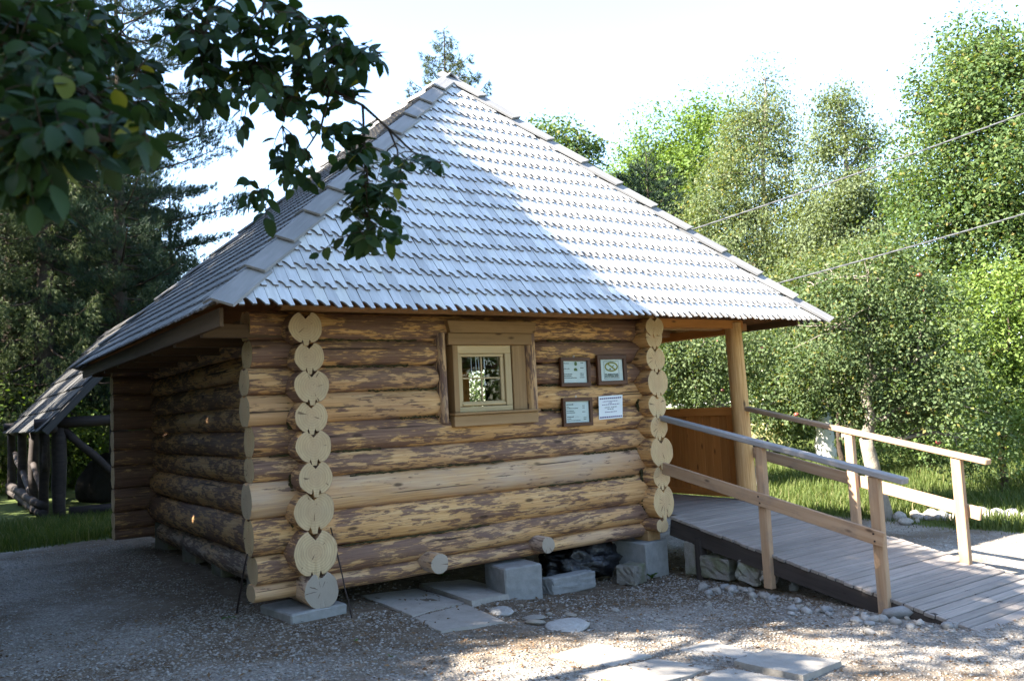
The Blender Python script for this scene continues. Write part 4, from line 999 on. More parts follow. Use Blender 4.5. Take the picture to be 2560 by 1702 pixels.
sbeam('brace', (1.74, 19.5, .3), (1.70, 23.3, 1.1), .06); sbeam('brace', (3.05, 17.3, .9), (3.7, 17.3, 1.62), .05)
for z in (.25, .12): sbeam('sill_log', (1.72, 17.3+z, z), (1.66, 24.4, z+.06), .09)
sbeam('sill_log', (2.1, 17.25, .13), (6.0, 17.25, .13), .10); sbeam('rail', (3.05, 17.35, 1.25), (5.9, 17.35, 1.28), .06)
SR = empty('roof', (4.0, 19.0, 1.6), parent=SHED)
sl = Vector((sxr-sx0, 0, szr-sz0)); sL = sl.length; sld = sl/sL; sn = Vector((0, 1, 0)).cross(sld).normalized()
if sn.z < 0: sn = -sn
board('roof_deck', SR, Vector((sx0+.06, 20.6, sz0))+sld*.0-sn*.03, Vector((sxr, 20.6, szr))-sn*.03, 7.9, .03, M_DARKW, up=sn)
sr = Vector((-(sxr-sx0), 0, szr-sz0)).normalized(); srn = Vector((-sn.x, 0, sn.z))
board('roof_deck', SR, Vector((2*sxr-sx0, 20.6, sz0))-srn*.03, Vector((sxr+.02, 20.6, szr))-srn*.03, 7.9, .03, M_DARKW, up=srn)
M_OLDSH = wood('old_grey_shingle', (.038, .037, .035), (.09, .086, .08), (.02, .02, .019), 30, .03, .3, (.05, .05, .045))
rr = random.Random(3)
for side in (0, 1):
    for i in range(7):
        y = sy0
        while y < sy1:
            wd = rr.uniform(.11, .19); s0 = i*.52-.06; s1 = s0+.80
            if side == 0:
                a = Vector((sx0, y+wd/2, sz0))+sld*s0+sn*(.055+rr.uniform(-.01, .012)); b_ = Vector((sx0, y+wd/2, sz0))+sld*min(s1, sL)+sn*.01
                board('shingle', SR, a, b_, wd-.008, .022, M_OLDSH, up=sn, bev=0)
            y += wd
sp = board('shingle_slope', SR, Vector((2*sxr-sx0, 20.6, sz0))+srn*.02, Vector((sxr, 20.6, szr))+srn*.02, 8.0, .04, M_OLDSH, up=srn)
board('verge_board', SR, Vector((sx0, sy0-.02, sz0))-sn*.04, Vector((sxr, sy0-.02, szr))-sn*.04, .04, .12, M_OLDSH, up=sn)
bm = bmesh.new(); bmesh.ops.create_icosphere(bm, subdivisions=3, radius=.5)
for v in bm.verts: a = v.co.copy(); v.co = Vector((a.x*1.5, a.y*1.2, max(a.z, -.2)*1.5))*(1+.05*math.sin(a.x*9+a.z*7)+.04*math.sin(a.y*13))
me = bpy.data.meshes.new('boulder'); bm.to_mesh(me); bm.free(); me.materials.append(plain('dark_boulder', (.045, .042, .036), .95, .1, 0, 6, .4, .6, .03)); me.polygons.foreach_set('use_smooth', np.ones(len(me.polygons), bool))
tag(obj('boulder', me, None, Matrix.Translation((3.5, 21.2, .28))), 'large dark rounded boulder standing inside the open shed', 'boulder')

# ------------------------------------------------------------------ trees
def limb(p0, p1, r0, r1, rr, sag=.0, n=6, wig=.06):
    p0 = Vector(p0); p1 = Vector(p1); Ln = (p1-p0).length; pts = []; rad = []
    for i in range(n+1):
        t = i/n; p = p0.lerp(p1, t)+Vector((0, 0, sag*Ln*4*t*(1-t)))
        if 0 < i < n: p += Vector((rr.uniform(-1, 1), rr.uniform(-1, 1), rr.uniform(-1, 1)))*wig*Ln*.5
        pts.append(p); rad.append(r0+(r1-r0)*t)
    return pts, rad
def crown_points(blobs, n, clump_r, nclump, shell=.5):
    C = np.array([b[:3] for b in blobs], float); R = np.array([b[3] for b in blobs], float); wgt = R**2; wgt = wgt/wgt.sum()
    k = RNG.choice(len(blobs), nclump, p=wgt); d = unit(RNG.normal(size=(nclump, 3))); rad = shell+(1-shell)*RNG.random(nclump)**.6
    cc = C[k]+d*(R[k]*rad)[:, None]*np.array([1, 1, .92]); out = d
    dens_ = RNG.uniform(.35, 1.6, nclump); dens_ /= dens_.sum()
    j = RNG.choice(nclump, n, p=dens_); cr = clump_r*RNG.uniform(.6, 1.35, nclump)
    P = cc[j]+np.clip(RNG.normal(size=(n, 3)), -1.7, 1.7)*cr[j][:, None]*np.array([1, 1, .75])
    return P, out[j], cc, j
def leaves_mesh(name, P, out, size, mat, droop=.35, up=.8, jit=.8, aspect=.62, clump=None, asp_len=1.0):
    n = len(P)
    Nn = unit(out*.5+np.array([0, 0, up])+RNG.normal(size=(n, 3))*jit)
    Tn = RNG.normal(size=(n, 3))+out*.6; Tn[:, 2] -= droop*2; Tn = unit(Tn-Nn*(Tn*Nn).sum(1)[:, None])
    Ls = size*RNG.uniform(.65, 1.3, n)*asp_len
    V, Fc = cards(P, Nn, Tn, Ls, Ls*aspect*RNG.uniform(.8, 1.15, n))
    t = RNG.random(n)*.55
    if clump is not None:
        ct = RNG.random(clump.max()+1)*.4; t = t+ct[clump]
    return fastmesh(name, V, Fc, mat, np.clip(t, 0, .985+.01*RNG.random(n)))
def broad_tree(name, base, blobs, nleaf, size, mat, label, cat='tree', group=None, bark=M_BARK, tr=.16, clump=.28, ncl=None, seed=0, fork=.45, droop=.35, fruit=0, asp_len=1.0, lean=(0, 0), aspect=.62, jit=.8, lime=False, shell=.5):
    rr = random.Random(seed); base = Vector(base); e = empty(name, base, label, cat, group)
    C = np.array([b[:3] for b in blobs]); top = Vector(C[C[:, 2].argmax()]); cen = Vector(C.mean(0))
    fk = Vector((base.x+lean[0], base.y+lean[1], base.z+(cen.z-base.z)*fork))
    mb = MB(); pts, rad = limb(base-Vector((0, 0, .15)), fk, tr*1.25, tr*.8, rr, 0, 7, .05); rad[0] *= 1.25; mb.add(*tube(pts, rad, 12))
    pts, rad = limb(fk, top, tr*.78, tr*.15, rr, 0, 8, .07); mb.add(*tube(pts, rad, 8)); spine = [fk]+pts
    for b in blobs[::max(1, len(blobs)//60)]:
        c = Vector(b[:3]); st = min(spine, key=lambda p: (p-c).length+(2 if p.z > c.z+.2 else 0))
        pts, rad = limb(st, c, tr*.38, tr*.12, rr, .05, 6, .10); mb.add(*tube(pts, rad, 6))
        for q in range(6):
            d = Vector((rr.gauss(0, 1), rr.gauss(0, 1), rr.gauss(.2, .8))).normalized()*b[3]*rr.uniform(.6, .95)
            s = pts[rr.randrange(2, 7)]; p2, r2 = limb(s, c+d, tr*.12, tr*.03, rr, .03, 4, .12); mb.add(*tube(p2, r2, 5))
    obj('trunk', pymesh('trunk', [v-base for v in mb.V], mb.F, (bark,), None, True), e, Matrix.Translation(base))
    P, out, cc, j = crown_points(blobs, nleaf, clump, ncl or max(20, nleaf//90), shell)
    P -= np.array(base)
    obj('crown', leaves_mesh('crown', P, out, size, mat, droop=droop, clump=j, asp_len=asp_len, aspect=aspect, jit=jit), e, Matrix.Translation(base))
    if fruit:
        fm = bpy.data.meshes.new('apple'); bm = bmesh.new(); bmesh.ops.create_uvsphere(bm, u_segments=10, v_segments=7, radius=.042)
        for v in bm.verts: v.co.z *= .88; v.co.z -= .012*math.exp(-(v.co.x**2+v.co.y**2)/.0002)*(1 if v.co.z > 0 else -1)
        bm.to_mesh(fm); bm.free(); fm.materials.append(M_APPLE); fm.polygons.foreach_set('use_smooth', np.ones(len(fm.polygons), bool))
        for q in range(fruit):
            k = RNG.integers(len(P)); p = Vector(P[k])+base; tow = (Vector(CAM)-p).normalized(); obj('apple', fm, e, Matrix.Translation(p+tow*.10))
    return e
def fb_(lst, dist): return [tuple(far(a, b, dist+o))+(r_,) for (a, b, r_, o) in lst]
def gp(dx, dy): return ground_at(dx*DD, dy*DD)
def basept(dx, dist):
    p = far(dx, 900, dist); return (p[0], p[1], float(g(p[0], p[1])))
# apple trees
ab = ground_at(2212, 1297)
broad_tree('apple_tree', ab, fb_([(1990, 720, 1.0, .2), (1900, 760, .8, -.4), (2090, 730, .9, .3), (2000, 640, .75, 0), (2150, 820, .8, -.2), (1880, 870, .6, .5), (2060, 880, .85, .3), (2180, 930, .7, 0), (1950, 900, .7, .8), (2110, 970, .5, .3), (2230, 1010, .5, .4), (1860, 660, .55, 0)], math.hypot(ab[0], ab[1])),
           46000, .056, M_LF_APPLE, 'apple tree with red apples and a bare leaning trunk in the sunlit grass', 'tree', None, M_BARKL, .115, .17, 420, 4, .5, fruit=9, lean=(-.15, .1))
broad_tree('apple_tree', basept(1725, 17.5), fb_([(1600, 830, 1.0, 0), (1560, 790, .9, .6), (1660, 790, .9, 0), (1640, 900, .8, .5), (1570, 880, .8, 0), (1720, 800, .8, .4), (1545, 850, .7, 0)], 17.5),
           26000, .064, M_LF_APPLE, 'apple tree with a slanting trunk seen over the orange porch panel', 'tree', None, M_BARKL, .13, .18, 300, 5, .55, fruit=3, lean=(-.3, .2))
broad_tree('apple_tree', basept(1890, 22.5), fb_([(1800, 840, 1.5, 0), (1760, 780, 1.3, 1), (1880, 800, 1.5, 0), (1850, 920, 1.2, .4), (1780, 930, 1.1, 0)], 22.5),
           19000, .10, M_LF_APPLE, 'shaded apple tree behind the porch post with a pale limewashed trunk', 'tree', None, M_LIME, .22, .26, 260, 6, .5)
# birches
broad_tree('birch_tree', basept(1730, 30), fb_([(1762, 185, .55, 0), (1755, 240, .9, 0), (1745, 310, 1.25, 0), (1700, 300, .5, .3), (1735, 400, 1.8, 0), (1720, 500, 2.3, 0), (1690, 600, 2.4, -.5), (1780, 560, 2.0, .5), (1730, 700, 2.4, 0), (1640, 520, 1.4, 0), (1840, 640, 1.6, 0)], 30),
           80000, .088, M_LF_BIRCH, 'tall drooping birch with a pointed crown behind the roof hip', 'tree', 'birches', M_BARKL, .2, .34, 520, 7, .3, droop=1.1, asp_len=1.1)
broad_tree('birch_tree', basept(1945, 28), fb_([(1930, 225, .4, 0), (1928, 280, .8, 0), (1945, 350, 1.1, 0), (2000, 340, .7, .4), (1930, 440, 1.5, 0), (2010, 460, 1.4, .5), (1960, 550, 1.9, 0), (1890, 560, 1.3, 0), (1950, 660, 2.0, 0)], 28),
           60000, .085, M_LF_BIRCH, 'shorter forked birch between the pointed birch and the big broadleaf tree', 'tree', 'birches', M_BARKL, .18, .32, 420, 8, .3, droop=1.1, asp_len=1.1)
# big broadleaf at the right
broad_tree('broadleaf_tree', basept(2400, 19), fb_([(2300, 130, 1.0, 0), (2245, 110, .6, .3), (2340, 190, 1.3, 0), (2250, 220, 1.3, 0), (2180, 290, .9, 0), (2115, 262, .4, 0), (2320, 330, 1.6, -.5), (2220, 390, 1.5, 0), (2140, 420, 1.0, .4), (2300, 500, 1.7, -.4), (2190, 540, 1.4, 0), (2260, 640, 1.5, 0), (2350, 640, 1.5, .5), (2140, 640, 1.0, 0), (2420, 250, 1.6, 0), (2430, 450, 1.8, 0)], 19),
           86000, .080, M_LF_LINDEN, 'big dense broadleaf tree rising above the bright yellow-green bush', 'tree', None, M_BARK, .26, .27, 620, 9, .4)
# locust, shrub behind the hip
broad_tree('locust_tree', basept(1560, 46), fb_([(1560, 330, 2.6, 0), (1640, 330, 2.6, 0), (1500, 410, 2.4, 0), (1450, 440, 1.7, 0), (1600, 430, 3.0, 0), (1540, 500, 3, 0)], 46),
           34000, .18, M_LF_ROBIN, 'bright green locust tree far behind the roof hip', 'tree', None, M_BARK, .3, .55, 260, 10, .4, droop=.2)
broad_tree('walnut_tree', basept(1310, 38), fb_([(1265, 312, .9, 0), (1310, 338, 1.0, 0), (1345, 362, .7, 0), (1300, 400, 1.6, 0)], 38),
           5200, .19, M_LF_LINDEN, 'loose pale treetop just showing above the roof hip', 'tree', None, M_BARK, .2, .42, 60, 11, .4)
pb = (13.6, 22.2, float(g(13.6, 22.2)))
broad_tree('plum_tree', pb, [(13.6+rr_[0], 22.2+rr_[1], rr_[2], 1.3) for rr_ in ((0, 0, 2.2), (.9, -.6, 3.0), (-1.0, .5, 2.8), (.2, .3, 4.2), (1.2, .8, 1.6), (-.9, -.8, 1.5))], 9000, .10, M_LF_APPLE, 'low plum tree hidden behind the cabin, seen only through its window', 'tree', None, M_BARK, .12, .25, 150, 12, .4)
# bushes
for k, (bl, dist, nl, lab) in enumerate([
        ([(1860, 670, .9, 0), (1950, 650, .9, 0), (2040, 690, .9, 0), (1990, 760, 1.0, 0), (1800, 720, .8, 0), (1900, 760, 1.0, 0)], 21, 16000, 'pale willowy shrub with upright sprigs in front of the birches'),
        ([(2250, 800, 1.0, 0), (2330, 850, 1.1, 0), (2320, 730, 1.0, 0), (2200, 880, .9, 0), (2300, 960, 1.0, 0), (2350, 1000, .9, 0)], 16.5, 17000, 'bright yellow-green bush under the big broadleaf tree'),
        ([(2150, 860, 1.0, 0), (2100, 940, 1.0, 0), (2060, 1000, .8, 0), (2200, 1000, .9, 0)], 20, 9000, 'darker bush between the apple tree and the bright bush')]):
    mat = (M_LF_BIRCH, M_LF_BUSH, M_LF_LINDEN)[k]
    cx = sum(b[0] for b in bl)/len(bl)
    broad_tree('bush', basept(cx, dist), fb_(bl, dist), int(nl*1.5), .070, mat, lab, 'bush', None, M_BARK, .06, .2, 220, 20+k, .3, droop=-.1 if k == 0 else .3, asp_len=1.25 if k == 0 else 1.0, aspect=.4 if k == 0 else .6)
# dark hedge closing the view
for k, (cx, dist, lab) in enumerate([(1640, 30, 'dark dense hedge bush behind the porch panel'), (1790, 31, 'dark dense hedge bush behind the limewashed trunk'), (1950, 31, 'dark dense hedge bush behind the apple trunk'), (2120, 29, 'dark dense hedge bush behind the rail end'), (2290, 27, 'dark dense hedge bush behind the bright bush')]):
    broad_tree('hedge_bush', basept(cx, dist), fb_([(cx, 870, 2.2, 0), (cx-60, 930, 1.7, -.3), (cx+70, 930, 1.7, .2), (cx, 1000, 1.5, -.5), (cx+40, 820, 1.8, .5)], dist), 9000, .15, M_LF_DARK, lab, 'hedge', None, M_BARK, .1, .35, 150, 30+k, .3)

# conifers
def conifer(name, base, H, Rb, ntuft, mat, label, seed, kind='spruce', h0=.1, nl=.24, nw=.035, per=7, bark=M_BARK, group=None):
    rr = random.Random(seed); base = Vector(base); e = empty(name, base, label, 'tree', group)
    mb = MB(); pts, rad = limb(base-Vector((0, 0, .2)), base+Vector((0, 0, H)), H*.016+.03, .012, rr, 0, 10, .004); mb.add(*tube(pts, rad, 10))
    tips = []; nb = int(H*7)
    brs = []
    for i in range(nb):
        t = h0+(1-h0)*((i+rr.random()*.8)/nb); z = H*t; Ln = Rb*(1-t)**.85*rr.uniform(.7, 1.1)+.12
        if kind == 'pine': Ln = Rb*(.55+.45*math.sin(t*3.0))*rr.uniform(.6, 1.1)*(1 if t < .8 else (1-t)*5+.1)
        az = i*2.39996+rr.uniform(-.3, .3); d = Vector((math.cos(az), math.sin(az), 0)); p0 = base+Vector((0, 0, z)); bp = []
        for k in range(7):
            s = k/6
            zz = (-.28*math.sin(s*2.2)+.20*s*s)*Ln if kind == 'spruce' else (.02*s+.16*s*s)*Ln
            if kind == 'spruce' and t > .8: zz += .35*s*Ln
            bp.append(p0+d*Ln*s+Vector((0, 0, zz)))
        mb.add(*tube(bp, [.008+.012*Ln*(1-k/6) for k in range(7)], 5)); brs.append((bp, Ln))
    obj('trunk', pymesh('trunk', [v-base for v in mb.V], mb.F, (bark,), None, True), e, Matrix.Translation(base))
    Ls = np.array([b[1] for b in brs]); pr = Ls**1.5; pr /= pr.sum(); k = RNG.choice(len(brs), ntuft, p=pr)
    BP = np.array([[tuple(p) for p in b[0]] for b in brs]); s = RNG.random(ntuft)**(.75 if kind == 'spruce' else .45)*.98+.02
    if kind == 'pine': s = np.clip(s, .25, 1)
    f = s*6; i0 = np.minimum(f.astype(int), 5); fr = (f-i0)[:, None]
    P = BP[k, i0]*(1-fr)+BP[k, i0+1]*fr; D = unit(BP[k, i0+1]-BP[k, i0])
    side = unit(np.cross(D, np.array([0, 0, 1.0])))*RNG.choice([-1, 1], ntuft)[:, None]
    lat = RNG.random(ntuft)[:, None]**.8*(Ls[k]*.30*(1.05-s))[:, None]
    if kind == 'spruce':
        hang = RNG.random(ntuft)[:, None]**1.4*(.15+.16*Ls[k])[:, None]
        P = P+side*lat+D*lat*.4; P[:, 2] -= hang[:, 0]; TD = unit(D*.5+side*.35+np.array([0, 0, -.75])+RNG.normal(size=(ntuft, 3))*.25)
    else:
        lat = RNG.random(ntuft)[:, None]*(.12+.22*Ls[k])[:, None]; P = P+side*lat+D*lat*.3; P[:, 2] += RNG.normal(0, .07, ntuft); TD = unit(D*.5+side*.3+np.array([0, 0, .65])+RNG.normal(size=(ntuft, 3))*.3)
    # each tuft: narrow needles fanning about its twig
    A = unit(np.cross(TD, RNG.normal(size=(ntuft, 3)))); B = np.cross(TD, A); VV = []; tt = []
    base_t = RNG.random(ntuft)*.5
    for q in range(per):
        th = 2*math.pi*q/per+RNG.random(ntuft)*1.0; sp = RNG.uniform(.25, .75, ntuft)
        dd = unit(TD*(1-sp*.35)[:, None]+(A*np.cos(th)[:, None]+B*np.sin(th)[:, None])*sp[:, None]); ln = nl*RNG.uniform(.6, 1.15, ntuft)
        o = P+TD*(RNG.random(ntuft)*nl*.5)[:, None]; wv = unit(np.cross(dd, RNG.normal(size=(ntuft, 3))))*nw*.5
        VV.append(np.stack([o+wv, o-wv, o+dd*ln[:, None]], 1)); tt.append(base_t+RNG.random(ntuft)*.45)
    V = np.concatenate(VV).reshape(-1, 3)-np.array(base)
    obj('crown', fastmesh('crown', V, np.arange(len(V)).reshape(-1, 3), mat, np.concatenate(tt)), e, Matrix.Translation(base))
    return e
def cbase(dx, dist, dz=0): p = far(dx, 950, dist); return (p[0], p[1], float(g(p[0], p[1]))+dz)
def topz(dx, dy, dist): return far(dx, dy, dist)[2]
conifer('pine_tree', cbase(280, 29), 18.0, 3.6, 24000, M_LF_PINE, 'dark pine with level upturned branches against the bright sky', 1, 'pine', .12, .17, .013, 12)
conifer('spruce_tree', cbase(105, 28), 19, 3.8, 19000, M_LF_SPRUCE, 'drooping spruce with pale sunlit tips behind the open shed', 2, 'spruce', .06, .13, .013, 9)
conifer('spruce_tree', cbase(345, 31), 12.0, 3.0, 13000, M_LF_SPRUCE, 'lower spruce filling the gap between the pine and the cabin roof', 3, 'spruce', .05, .15, .016, 8)
conifer('spruce_tree', cbase(-70, 28), 18, 3.6, 13000, M_LF_SPRUCE, 'dark spruce behind the overhanging hornbeam leaves', 4, 'spruce', .06, .15, .016, 8)
conifer('spruce_tree', cbase(200, 33), 16, 3.6, 7000, M_LF_PINE, 'tall dark spruce standing behind the pine', 5, 'spruce', .05, .2, .024, 8)
conifer('spruce_tree', cbase(185, 31), 21, 4.2, 17000, M_LF_SPRUCE, 'tall shaded spruce between the pine and the pale-tipped spruce', 15, 'spruce', .05, .15, .017, 8)
conifer('spruce_tree', cbase(400, 31), 10.2, 3.3, 13000, M_LF_PINE, 'low dark spruce just behind the cabin roof eave', 16, 'spruce', .05, .17, .02, 8)
conifer('spruce_tree', cbase(30, 30), 19, 4.0, 13000, M_LF_PINE, 'tall dark spruce rising behind the open shed roof', 17, 'spruce', .05, .18, .022, 8)
for k, (dx, dist, lab) in enumerate(((-20, 38, 'fir in the dark stand behind the side posts of the shed'), (85, 40, 'fir in the dark stand behind the shed, beside the pale-tipped spruce'), (160, 37, 'fir in the dark stand behind the pine trunk'), (240, 41, 'fir in the dark stand showing between pine branches'), (330, 38, 'fir in the dark stand above the cabin eave'))):
    conifer('fir_tree', cbase(dx, dist), (22, 24, 22, 20, 13)[k], 5.0, 9000, M_LF_PINE, lab, 70+k, 'spruce', .03, .30, .05, 8)
for k, (x0, y0, lab) in enumerate(((-4.6, 22.6, 'unseen spruce added to shade the open shed roof'), (-5.2, 19.4, 'unseen spruce added to shade the grass strip by the shed'), (-4.4, 26.2, 'unseen spruce added to shade the lawn behind the shed'))):  # out-of-view spruces added to keep sun off the shed and its lawn
    conifer('spruce_tree', (x0, y0, 0), 13, 3.2, 9000, M_LF_SPRUCE, lab, 90+k, 'spruce', .03, .24, .05, 7)
conifer('spruce_tree', cbase(1062, 27), topz(1050, 66, 27)+.27, 6.2, 26000, M_LF_SPRTOP, 'lone spruce whose tip rises behind the roof peak', 6, 'spruce', .35, .14, .015, 9)
conifer('pine_tree', cbase(1525, 40), topz(1555, 345, 40), 2.6, 3600, M_LF_PINE, 'small grey-green pine in front of the locust tree', 7, 'pine', .3, .28, .045, 8)
conifer('pine_tree', cbase(1415, 42), topz(1412, 372, 42), 1.7, 1500, M_LF_PINE, 'slim pine tip at the edge of the locust tree', 8, 'pine', .3, .28, .045, 8)
# understorey behind the shed and wood beyond
for k, (cx, dist, lab) in enumerate([(60, 27, 'dark undergrowth bush seen between the shed posts'), (250, 28, 'dark undergrowth bush behind the shed roof edge')]):
    broad_tree('undergrowth_bush', cbase(cx, dist), fb_([(cx, 980, 1.6, 0), (cx+70, 1030, 1.3, 0), (cx-60, 1040, 1.3, 0), (cx, 1080, 1.2, 0)], dist), 5000, .13, M_LF_BUSH, lab, 'bush', None, M_BARK, .08, .35, 90, 40+k, .3)
n = 75000; az = RNG.uniform(-math.pi, math.pi, n); dd = RNG.uniform(48, 62, n); hh = 9*RNG.random(n)**.8*(.75+.25*np.sin(az*21)+.2*np.sin(az*47+1))
hh *= np.where((az > .28) & (az < .72), .25, 1.0)
P = np.stack([np.sin(az)*dd, np.cos(az)*dd, hh], -1); P[:, :2] += RNG.normal(0, 1, (n, 2))
me = leaves_mesh('far_wood', P, unit(-P*np.array([1, 1, .1])), .55, M_LF_LINDEN, clump=(az*40).astype(int)-int(az.min()*40)+1)
tag(obj('far_wood', me), 'distant wood closing the view beyond the garden', 'wood', kind='stuff')

# ------------------------------------------------------------------ hornbeam: trunk beside the camera, branches hanging into view, crown shading the yard
HB = Vector((-2.6, 4.6, float(g(-2.6, 4.6))))
HT = empty('hornbeam_tree', HB, 'old hornbeam whose dark leafy branches hang over the yard and shade the cabin', 'tree')
rr = random.Random(77); mb = MB(); fk = HB+Vector((.2, .3, 3.6))
pts, rad = limb(HB-Vector((0, 0, .2)), fk, .30, .22, rr, 0, 8, .03); rad[0] *= 1.3; mb.add(*tube(pts, rad, 14))
def s_at(pt, z):                               # where the sun ray through a yard point passes height z
    pt = Vector(pt); t = (z-pt.z)/sv.z; return pt+sv*t
heads = []
# branches that hang into the picture, (shown px, shown py, metres away)
def P3(a): return Vector(CAM+ray(a[0]*DD, a[1]*DD)*a[2])
BR = [[(380, -330, 3.7), (520, -120, 3.7), (610, -10, 3.65), (700, 115, 3.6), (760, 205, 3.6), (835, 243, 3.55), (895, 297, 3.5), (915, 345, 3.5), (922, 430, 3.5)],
      [(610, -10, 3.65), (720, 60, 3.5), (800, 115, 3.45), (880, 130, 3.4)],
      [(760, 205, 3.6), (740, 290, 3.6), (715, 330, 3.6), (675, 385, 3.6), (600, 440, 3.55)],
      [(895, 297, 3.5), (950, 350, 3.45), (1015, 375, 3.4)],
      [(835, 243, 3.55), (840, 340, 3.5), (850, 450, 3.45), (845, 560, 3.4)],
      [(520, -120, 3.7), (480, 30, 3.5), (470, 130, 3.5), (450, 230, 3.45)],
      [(610, -10, 3.65), (590, 120, 3.5), (570, 240, 3.45)],
      [(700, 115, 3.6), (680, 200, 3.5), (650, 290, 3.5)],
      [(-420, -150, 2.9), (-150, 20, 2.7), (40, 120, 2.6), (200, 220, 2.6), (320, 300, 2.5), (370, 340, 2.45)],
      [(-150, 20, 2.7), (20, 20, 2.9), (160, 50, 3.2), (280, 120, 3.4), (345, 190, 3.5)],
      [(-300, 150, 2.5), (-100, 260, 2.3), (60, 330, 2.25), (220, 320, 2.2), (345, 330, 2.2)],
      [(-100, 260, 2.3), (20, 390, 2.4), (80, 450, 2.5), (130, 510, 2.6)],
      [(200, 220, 2.6), (270, 240, 3.0), (360, 240, 3.4)],
      [(-100, 260, 2.3), (-40, 330, 2.4), (0, 380, 2.45)]]
BP = [[P3(a) for a in b] for b in BR]
for bi, b in enumerate(BP):
    if bi in (0, 8, 10, 13):
        pts, rad = limb(fk if bi != 13 else HB+Vector((0, 0, 2.2)), b[0], .05, .018, rr, .12, 6, .05); mb.add(*tube(pts, rad, 8))
    r0 = .012 if bi in (0, 8, 10) else .006
    mb.add(*tube(b, [r0*(1-.8*i/(len(b)-1)) for i in range(len(b))], 6))
# leaf meshes
def leaf_mesh(k):
    r = random.Random(900+k); wd = r.uniform(.50, .60); fold = r.uniform(.08, .22); curl = r.uniform(.05, .30); n = 9; V = []; Fc = []
    for i in range(n+1):
        t = i/n; hw = wd*.5*math.sin(math.pi*min(1, t**.8))**.75 if 0 < t < 1 else 0
        hw *= 1 if t < .75 else (1-(t-.75)*1.1)
        hw += (.012 if i % 2 else -.006)*(0 < t < 1)
        z = -curl*t*t; V += [(-hw, t, z+fold*hw*1.6), (0, t, z), (hw, t, z+fold*hw*1.6)]
    for i in range(n):
        a = 3*i; Fc += [(a, a+1, a+4, a+3), (a+1, a+2, a+5, a+4)]
    return V, Fc
LV = [leaf_mesh(k) for k in range(4)]
LM = []
for V, Fc in LV:
    me = pymesh('leaf', V, Fc, (M_LF_HORN,), None, True); LM.append(me)
# clusters: (px, py, rx, ry, leaves, depth, leaf length m)
CL = [(480, 80, 75, 85, 62, 3.5, .085), (600, 80, 90, 90, 100, 3.5, .085), (720, 110, 85, 80, 100, 3.5, .085), (800, 125, 60, 45, 46, 3.45, .085), (868, 132, 24, 16, 6, 3.4, .09), (560, 205, 85, 60, 52, 3.45, .085),
      (450, 205, 55, 48, 24, 3.4, .09), (440, 262, 40, 16, 5, 3.35, .09), (545, 292, 25, 12, 3, 3.4, .085), (650, 205, 80, 72, 70, 3.5, .085), (680, 400, 58, 48, 36, 3.55, .08), (592, 440, 48, 38, 13, 3.5, .085), (640, 362, 55, 28, 12, 3.55, .08),
      (800, 325, 55, 58, 40, 3.5, .08), (850, 400, 75, 68, 70, 3.5, .08), (862, 490, 62, 65, 56, 3.45, .08), (835, 555, 45, 26, 22, 3.4, .085), (960, 374, 55, 20, 22, 3.45, .075), (742, 578, 16, 8, 3, 3.4, .085), (900, 550, 22, 22, 7, 3.4, .085), (620, 500, 22, 12, 5, 3.5, .085), (770, 215, 60, 50, 34, 3.55, .08),
      (50, 50, 110, 90, 111, 2.8, 0.077), (180, 50, 90, 70, 94, 3.2, 0.077), (60, 190, 100, 90, 106, 2.6, 0.082), (200, 210, 100, 65, 106, 2.7, 0.077), (310, 250, 60, 50, 53, 3.2, 0.073), (90, 310, 105, 65, 94, 2.35, 0.082), (240, 290, 90, 42, 47, 2.45, 0.082), (355, 340, 30, 32, 10, 2.3, 0.086),
      (50, 400, 70, 55, 33, 2.4, 0.077), (105, 490, 55, 40, 19, 2.55, 0.073), (260, 130, 60, 55, 58, 3.4, 0.073), (330, 175, 38, 45, 25, 3.5, 0.073), (300, 380, 50, 16, 6, 2.6, 0.069)]
CL += [(372, 232, 38, 42, 18, 3.3, .085), (150, 330, 120, 45, 50, 2.5, .088), (60, 440, 70, 60, 40, 2.45, .088), (230, 375, 60, 22, 14, 2.5, .085), (120, 130, 120, 90, 70, 3.0, .088), (390, 60, 50, 60, 26, 3.5, .085)]
allp = [(p, bi) for bi, b in enumerate(BP) for i in range(len(b)-1) for p in (b[i].lerp(b[i+1], q/4) for q in range(5))]
leaves = []; twigs = MB()
